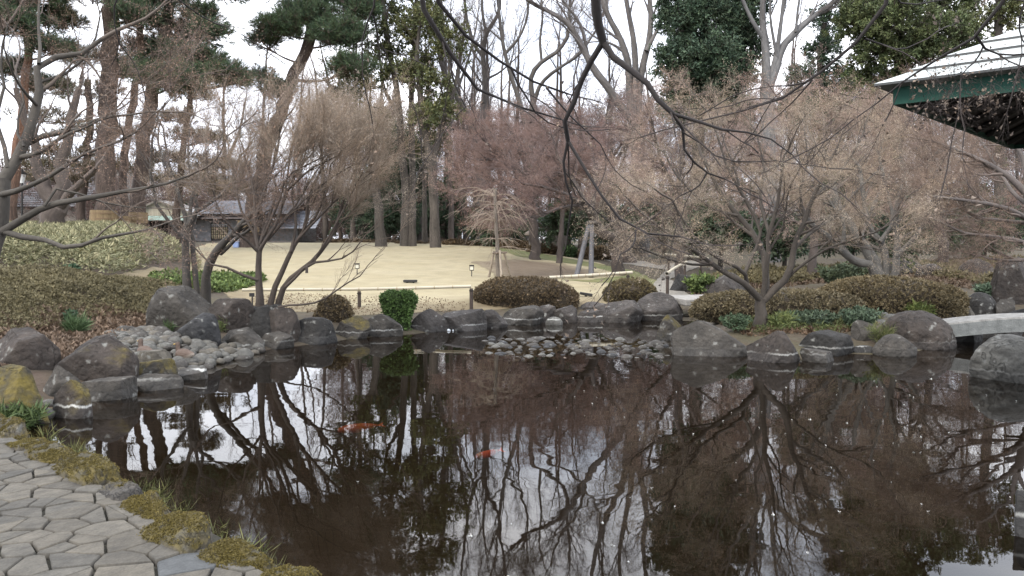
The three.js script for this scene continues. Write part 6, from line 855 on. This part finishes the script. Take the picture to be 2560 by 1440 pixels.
  { const g = new GB(), n = 16; for (let i = 0; i < n; i++) { const a = i / n, b = (i + 1) / n, y = (s) => lerp(yy(520), yy(438), s), z = (s) => lerp(2, -4, s); g.quad(V(x(-240), y(a) + 0.06, z(a)), V(x(235), y(a) + 0.06, z(a)), V(x(225), y(b), z(b)), V(x(-240), y(b), z(b)), [0.2, 0.2, 0.21].map((v) => v * (0.9 + 0.02 * (i * 7 % 10)))); g.quad(V(x(-240), y(a), z(a)), V(x(235), y(a), z(a)), V(x(235), y(a) + 0.06, z(a)), V(x(-240), y(a) + 0.06, z(a)), [0.12, 0.12, 0.13]); } mesh('roof', g.build(), M.plaster, h); const r = new GB(); r.box(x(0), yy(434), -4, x(220) - x(-240), 0.35, 0.5, [0.24, 0.24, 0.25]); mesh('ridge', r.build(), M.plaster, h); const w = new GB(); w.box(x(0), yy(558) , -2, x(225) - x(-235), yy(520) - yy(596), 7, [0.34, 0.31, 0.27]); mesh('wall', w.build(), M.plaster, h); const p = new GB(); p.box(x(200), yy(480), -6, 3, 5, 3, [0.33, 0.31, 0.28]); mesh('side_wing', p.build(), M.plaster, h); }
}

/* ---------- overhead boughs of the maple we stand under ---------- */
{
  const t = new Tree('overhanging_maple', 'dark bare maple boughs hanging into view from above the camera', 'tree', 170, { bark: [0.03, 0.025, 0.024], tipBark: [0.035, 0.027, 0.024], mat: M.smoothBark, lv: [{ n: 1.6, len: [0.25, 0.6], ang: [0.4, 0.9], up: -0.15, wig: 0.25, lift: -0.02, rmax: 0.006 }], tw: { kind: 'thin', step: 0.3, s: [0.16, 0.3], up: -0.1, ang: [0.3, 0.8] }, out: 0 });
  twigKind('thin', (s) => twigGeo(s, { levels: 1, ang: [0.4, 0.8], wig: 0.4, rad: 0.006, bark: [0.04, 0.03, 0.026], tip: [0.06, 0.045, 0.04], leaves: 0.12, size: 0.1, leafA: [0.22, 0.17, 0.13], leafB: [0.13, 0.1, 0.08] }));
  t.foot = V(4.9, H(4.9, -1.5), -1.5);
  const hub = V(4.2, 4.6, -1.9), g0 = { grow: false, wig: 0.2 };
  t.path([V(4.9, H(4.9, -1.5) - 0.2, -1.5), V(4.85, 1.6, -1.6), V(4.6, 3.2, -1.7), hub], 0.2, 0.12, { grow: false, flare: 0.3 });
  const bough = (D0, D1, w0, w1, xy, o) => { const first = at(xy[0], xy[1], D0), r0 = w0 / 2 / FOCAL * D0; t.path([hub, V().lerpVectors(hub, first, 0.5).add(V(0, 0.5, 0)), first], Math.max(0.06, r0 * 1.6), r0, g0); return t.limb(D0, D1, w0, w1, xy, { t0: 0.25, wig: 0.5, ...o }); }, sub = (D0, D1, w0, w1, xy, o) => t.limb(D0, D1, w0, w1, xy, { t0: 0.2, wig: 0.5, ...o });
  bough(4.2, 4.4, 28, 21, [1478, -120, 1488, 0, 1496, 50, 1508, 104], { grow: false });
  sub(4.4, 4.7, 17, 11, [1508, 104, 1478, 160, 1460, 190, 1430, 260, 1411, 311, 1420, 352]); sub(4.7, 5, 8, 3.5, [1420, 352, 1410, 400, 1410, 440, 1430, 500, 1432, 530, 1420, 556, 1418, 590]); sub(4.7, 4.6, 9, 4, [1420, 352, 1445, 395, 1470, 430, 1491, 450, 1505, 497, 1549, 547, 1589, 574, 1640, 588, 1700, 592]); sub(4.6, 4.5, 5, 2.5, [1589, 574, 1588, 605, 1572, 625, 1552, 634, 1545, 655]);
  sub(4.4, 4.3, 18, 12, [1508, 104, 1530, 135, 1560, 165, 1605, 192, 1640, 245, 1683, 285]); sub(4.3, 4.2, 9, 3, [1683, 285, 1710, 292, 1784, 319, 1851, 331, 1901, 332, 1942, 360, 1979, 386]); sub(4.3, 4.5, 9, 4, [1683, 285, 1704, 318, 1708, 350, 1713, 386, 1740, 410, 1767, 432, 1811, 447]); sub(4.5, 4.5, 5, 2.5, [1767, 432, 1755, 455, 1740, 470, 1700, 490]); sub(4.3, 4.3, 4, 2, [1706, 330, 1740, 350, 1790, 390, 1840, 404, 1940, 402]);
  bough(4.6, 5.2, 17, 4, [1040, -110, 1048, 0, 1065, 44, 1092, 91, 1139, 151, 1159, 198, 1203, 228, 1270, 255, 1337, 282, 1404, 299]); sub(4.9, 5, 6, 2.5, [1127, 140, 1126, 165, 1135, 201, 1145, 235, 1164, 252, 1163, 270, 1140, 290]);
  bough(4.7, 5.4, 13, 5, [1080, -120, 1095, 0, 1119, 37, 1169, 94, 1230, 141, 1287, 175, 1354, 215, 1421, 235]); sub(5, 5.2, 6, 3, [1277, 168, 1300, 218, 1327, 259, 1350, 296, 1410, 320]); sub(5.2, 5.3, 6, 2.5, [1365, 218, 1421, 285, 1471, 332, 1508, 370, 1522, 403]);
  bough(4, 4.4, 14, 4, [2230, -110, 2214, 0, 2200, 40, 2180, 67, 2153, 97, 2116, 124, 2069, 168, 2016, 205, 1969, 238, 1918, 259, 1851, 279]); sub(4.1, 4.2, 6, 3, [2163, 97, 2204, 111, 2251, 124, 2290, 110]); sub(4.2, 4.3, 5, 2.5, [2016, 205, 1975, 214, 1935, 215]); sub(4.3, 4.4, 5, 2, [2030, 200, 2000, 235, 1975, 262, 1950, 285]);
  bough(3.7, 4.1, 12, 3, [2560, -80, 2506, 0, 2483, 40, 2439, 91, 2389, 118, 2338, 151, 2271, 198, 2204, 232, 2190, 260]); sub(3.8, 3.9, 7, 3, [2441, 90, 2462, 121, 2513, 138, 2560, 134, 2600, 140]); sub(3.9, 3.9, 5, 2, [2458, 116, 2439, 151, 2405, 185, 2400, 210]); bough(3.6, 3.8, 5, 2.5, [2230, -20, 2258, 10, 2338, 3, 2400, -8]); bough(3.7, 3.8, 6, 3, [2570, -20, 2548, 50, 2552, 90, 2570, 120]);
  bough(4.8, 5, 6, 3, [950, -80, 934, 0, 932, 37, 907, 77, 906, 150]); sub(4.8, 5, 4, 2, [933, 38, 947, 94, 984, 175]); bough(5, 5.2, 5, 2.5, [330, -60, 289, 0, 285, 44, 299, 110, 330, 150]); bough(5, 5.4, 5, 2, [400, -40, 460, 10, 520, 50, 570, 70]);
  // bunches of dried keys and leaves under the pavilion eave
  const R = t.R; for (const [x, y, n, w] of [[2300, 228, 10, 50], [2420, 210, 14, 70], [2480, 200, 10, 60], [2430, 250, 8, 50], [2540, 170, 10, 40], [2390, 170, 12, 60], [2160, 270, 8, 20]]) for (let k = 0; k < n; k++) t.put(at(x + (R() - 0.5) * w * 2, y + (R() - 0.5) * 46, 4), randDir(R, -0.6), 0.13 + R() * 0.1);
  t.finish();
}

/* ---------- ducks, carp, fountain ---------- */
function duck(label, x, y, D, turn, s) {
  const p = at(x, y, D), t = thing('duck', label, 'duck', p), brown = [0.085, 0.055, 0.04], pale = [0.42, 0.36, 0.3], body = new THREE.SphereGeometry(1, 28, 20), P = body.attributes.position, col = new Float32Array(P.count * 3);
  for (let k = 0; k < P.count; k++) { let X = P.getX(k), Yy = P.getY(k), Z = P.getZ(k); const tail = sstep(0.3, -1, X), front = sstep(0.2, 1, X); const c = mixc(brown, pale, clamp(sstep(-0.1, -0.75, Yy * 0.6 + X * 0.55) + 0.25 * noise(X * 9, Yy * 9, Z * 9), 0, 1)); col.set(c, k * 3); Yy = Yy * (1 - 0.45 * tail) + 0.22 * tail * tail + 0.12 * front; Z *= 1 - 0.4 * tail; P.setXYZ(k, X * 0.21, Yy * 0.115 + 0.21, Z * 0.115); }
  body.setAttribute('color', new THREE.BufferAttribute(col, 3)); body.computeVertexNormals(); mesh('body', body, M.leaf, t);
  const n = new GB(); n.tube([V(0.13, 0.25, 0), V(0.185, 0.3, 0.01), V(0.19, 0.36, 0.015), V(0.2, 0.395, 0.015), V(0.235, 0.395, 0.015)], [0.06, 0.042, 0.038, 0.045, 0.02], 12, brown.map((v) => v * 0.9)); mesh('head', n.build(), M.leaf, t);
  const b = new GB(); b.tube([V(0.235, 0.39, 0.015), V(0.27, 0.382, 0.015), V(0.295, 0.38, 0.015)], [0.018, 0.016, 0.01], 8, [0.3, 0.2, 0.05]); mesh('bill', b.build(), M.gloss, t);
  for (const z of [-0.04, 0.04]) { const l = new GB(); l.tube([V(0, 0.12, z), V(0.005, 0.012, z)], [0.009, 0.008], 6, [0.42, 0.09, 0.03]); l.tri(V(-0.02, 0.008, z), V(0.06, 0.006, z - 0.028), V(0.065, 0.006, z + 0.028), [0.42, 0.09, 0.03]); mesh('leg', l.build(), M.plain, t); }
  t.rotation.y = turn; t.scale.setScalar(s); return t;
}
duck('brown duck with a pale rear standing on the flat mossy rock', 366, 912, 11.4, 2.5, 0.85); duck('brown duck with red feet at the edge of the pebbles by the water', 464, 917, 11.9, 2.7, 0.85);
function carp(label, x0, y0, x1, y1, c) { const a = onY(x0, y0, -0.15), b = onY(x1, y1, -0.15), L = a.distanceTo(b), t = rooted('koi_carp', label, 'fish', a), pts = [], rad = []; for (let k = 0; k <= 12; k++) { const s = k / 12, p = V().lerpVectors(a, b, s); p.x += 0.02 * Math.sin(s * 4); pts.push(p); rad.push(L * 0.105 * Math.pow(Math.sin(Math.PI * Math.pow(clamp(s * 0.94 + 0.03, 0, 1), 0.7)), 0.8) + 0.004); } const g = new GB(); g.tube(pts, rad, 10, (s) => { const w = c[1] && noise(s * 7, x0) > 0.12; return w ? c[1] : c[0]; }); mesh('body', g.build(), M.gloss, t); const d = V().subVectors(b, a).normalize(), n = V(d.z, 0, -d.x), f = new GB(), e = b; f.tri(V().copy(e).addScaledVector(d, -0.02), V().copy(e).addScaledVector(d, L * 0.16).addScaledVector(n, 0.035).add(V(0, 0.02, 0)), V().copy(e).addScaledVector(d, L * 0.1), c[0]); f.tri(V().copy(e).addScaledVector(d, -0.02), V().copy(e).addScaledVector(d, L * 0.16).addScaledVector(n, -0.035).add(V(0, -0.02, 0)), V().copy(e).addScaledVector(d, L * 0.1), c[0]); mesh('tail', f.build(), M.plain, t); const h = new GB(); for (const q of [-1, 1]) { const s = pts[4]; h.tri(s, V().copy(s).addScaledVector(n, q * L * 0.17).addScaledVector(d, L * 0.1), V().copy(s).addScaledVector(d, L * 0.12).addScaledVector(n, q * L * 0.08), c[0]); } mesh('fin', h.build(), M.plain, t); }
carp('slim orange carp swimming left of the centre of the pond', 845, 1076, 946, 1063, [[0.5, 0.115, 0.03]]); carp('red and white carp at the centre of the pond', 1190, 1141, 1250, 1126, [[0.8, 0.13, 0.045], [0.6, 0.5, 0.42]]); carp('deep red carp near the mossy edge at the bottom', 618, 1352, 640, 1322, [[0.25, 0.03, 0.02]]);
{ const p = onY(1131, 826, 0), r = rng(12), g = new GB(); for (let k = 0; k < 46; k++) { const a = r() * 6.28, l = r() * 0.16, h = 0.14 * (1 - l / 0.17) * r(), s = 0.012 + r() * 0.022, m = new THREE.IcosahedronGeometry(s, 1), o = g.count, q = m.attributes.position; for (let i = 0; i < q.count; i++) { const e = V().fromBufferAttribute(q, i), n = e.clone().normalize(); g.v(e.x + Math.cos(a) * l, e.y + h, e.z + Math.sin(a) * l, n.x, n.y, n.z, 0, 0, [0.75, 0.78, 0.8]); g.i.push(o + i); } } const m = mesh('bubbling_spring', g.build(), M.gloss); m.position.copy(p); tag(m, 'small white bubbling of water at the foot of the long purple rock', 'fountain'); }
renderer.render(scene, camera);
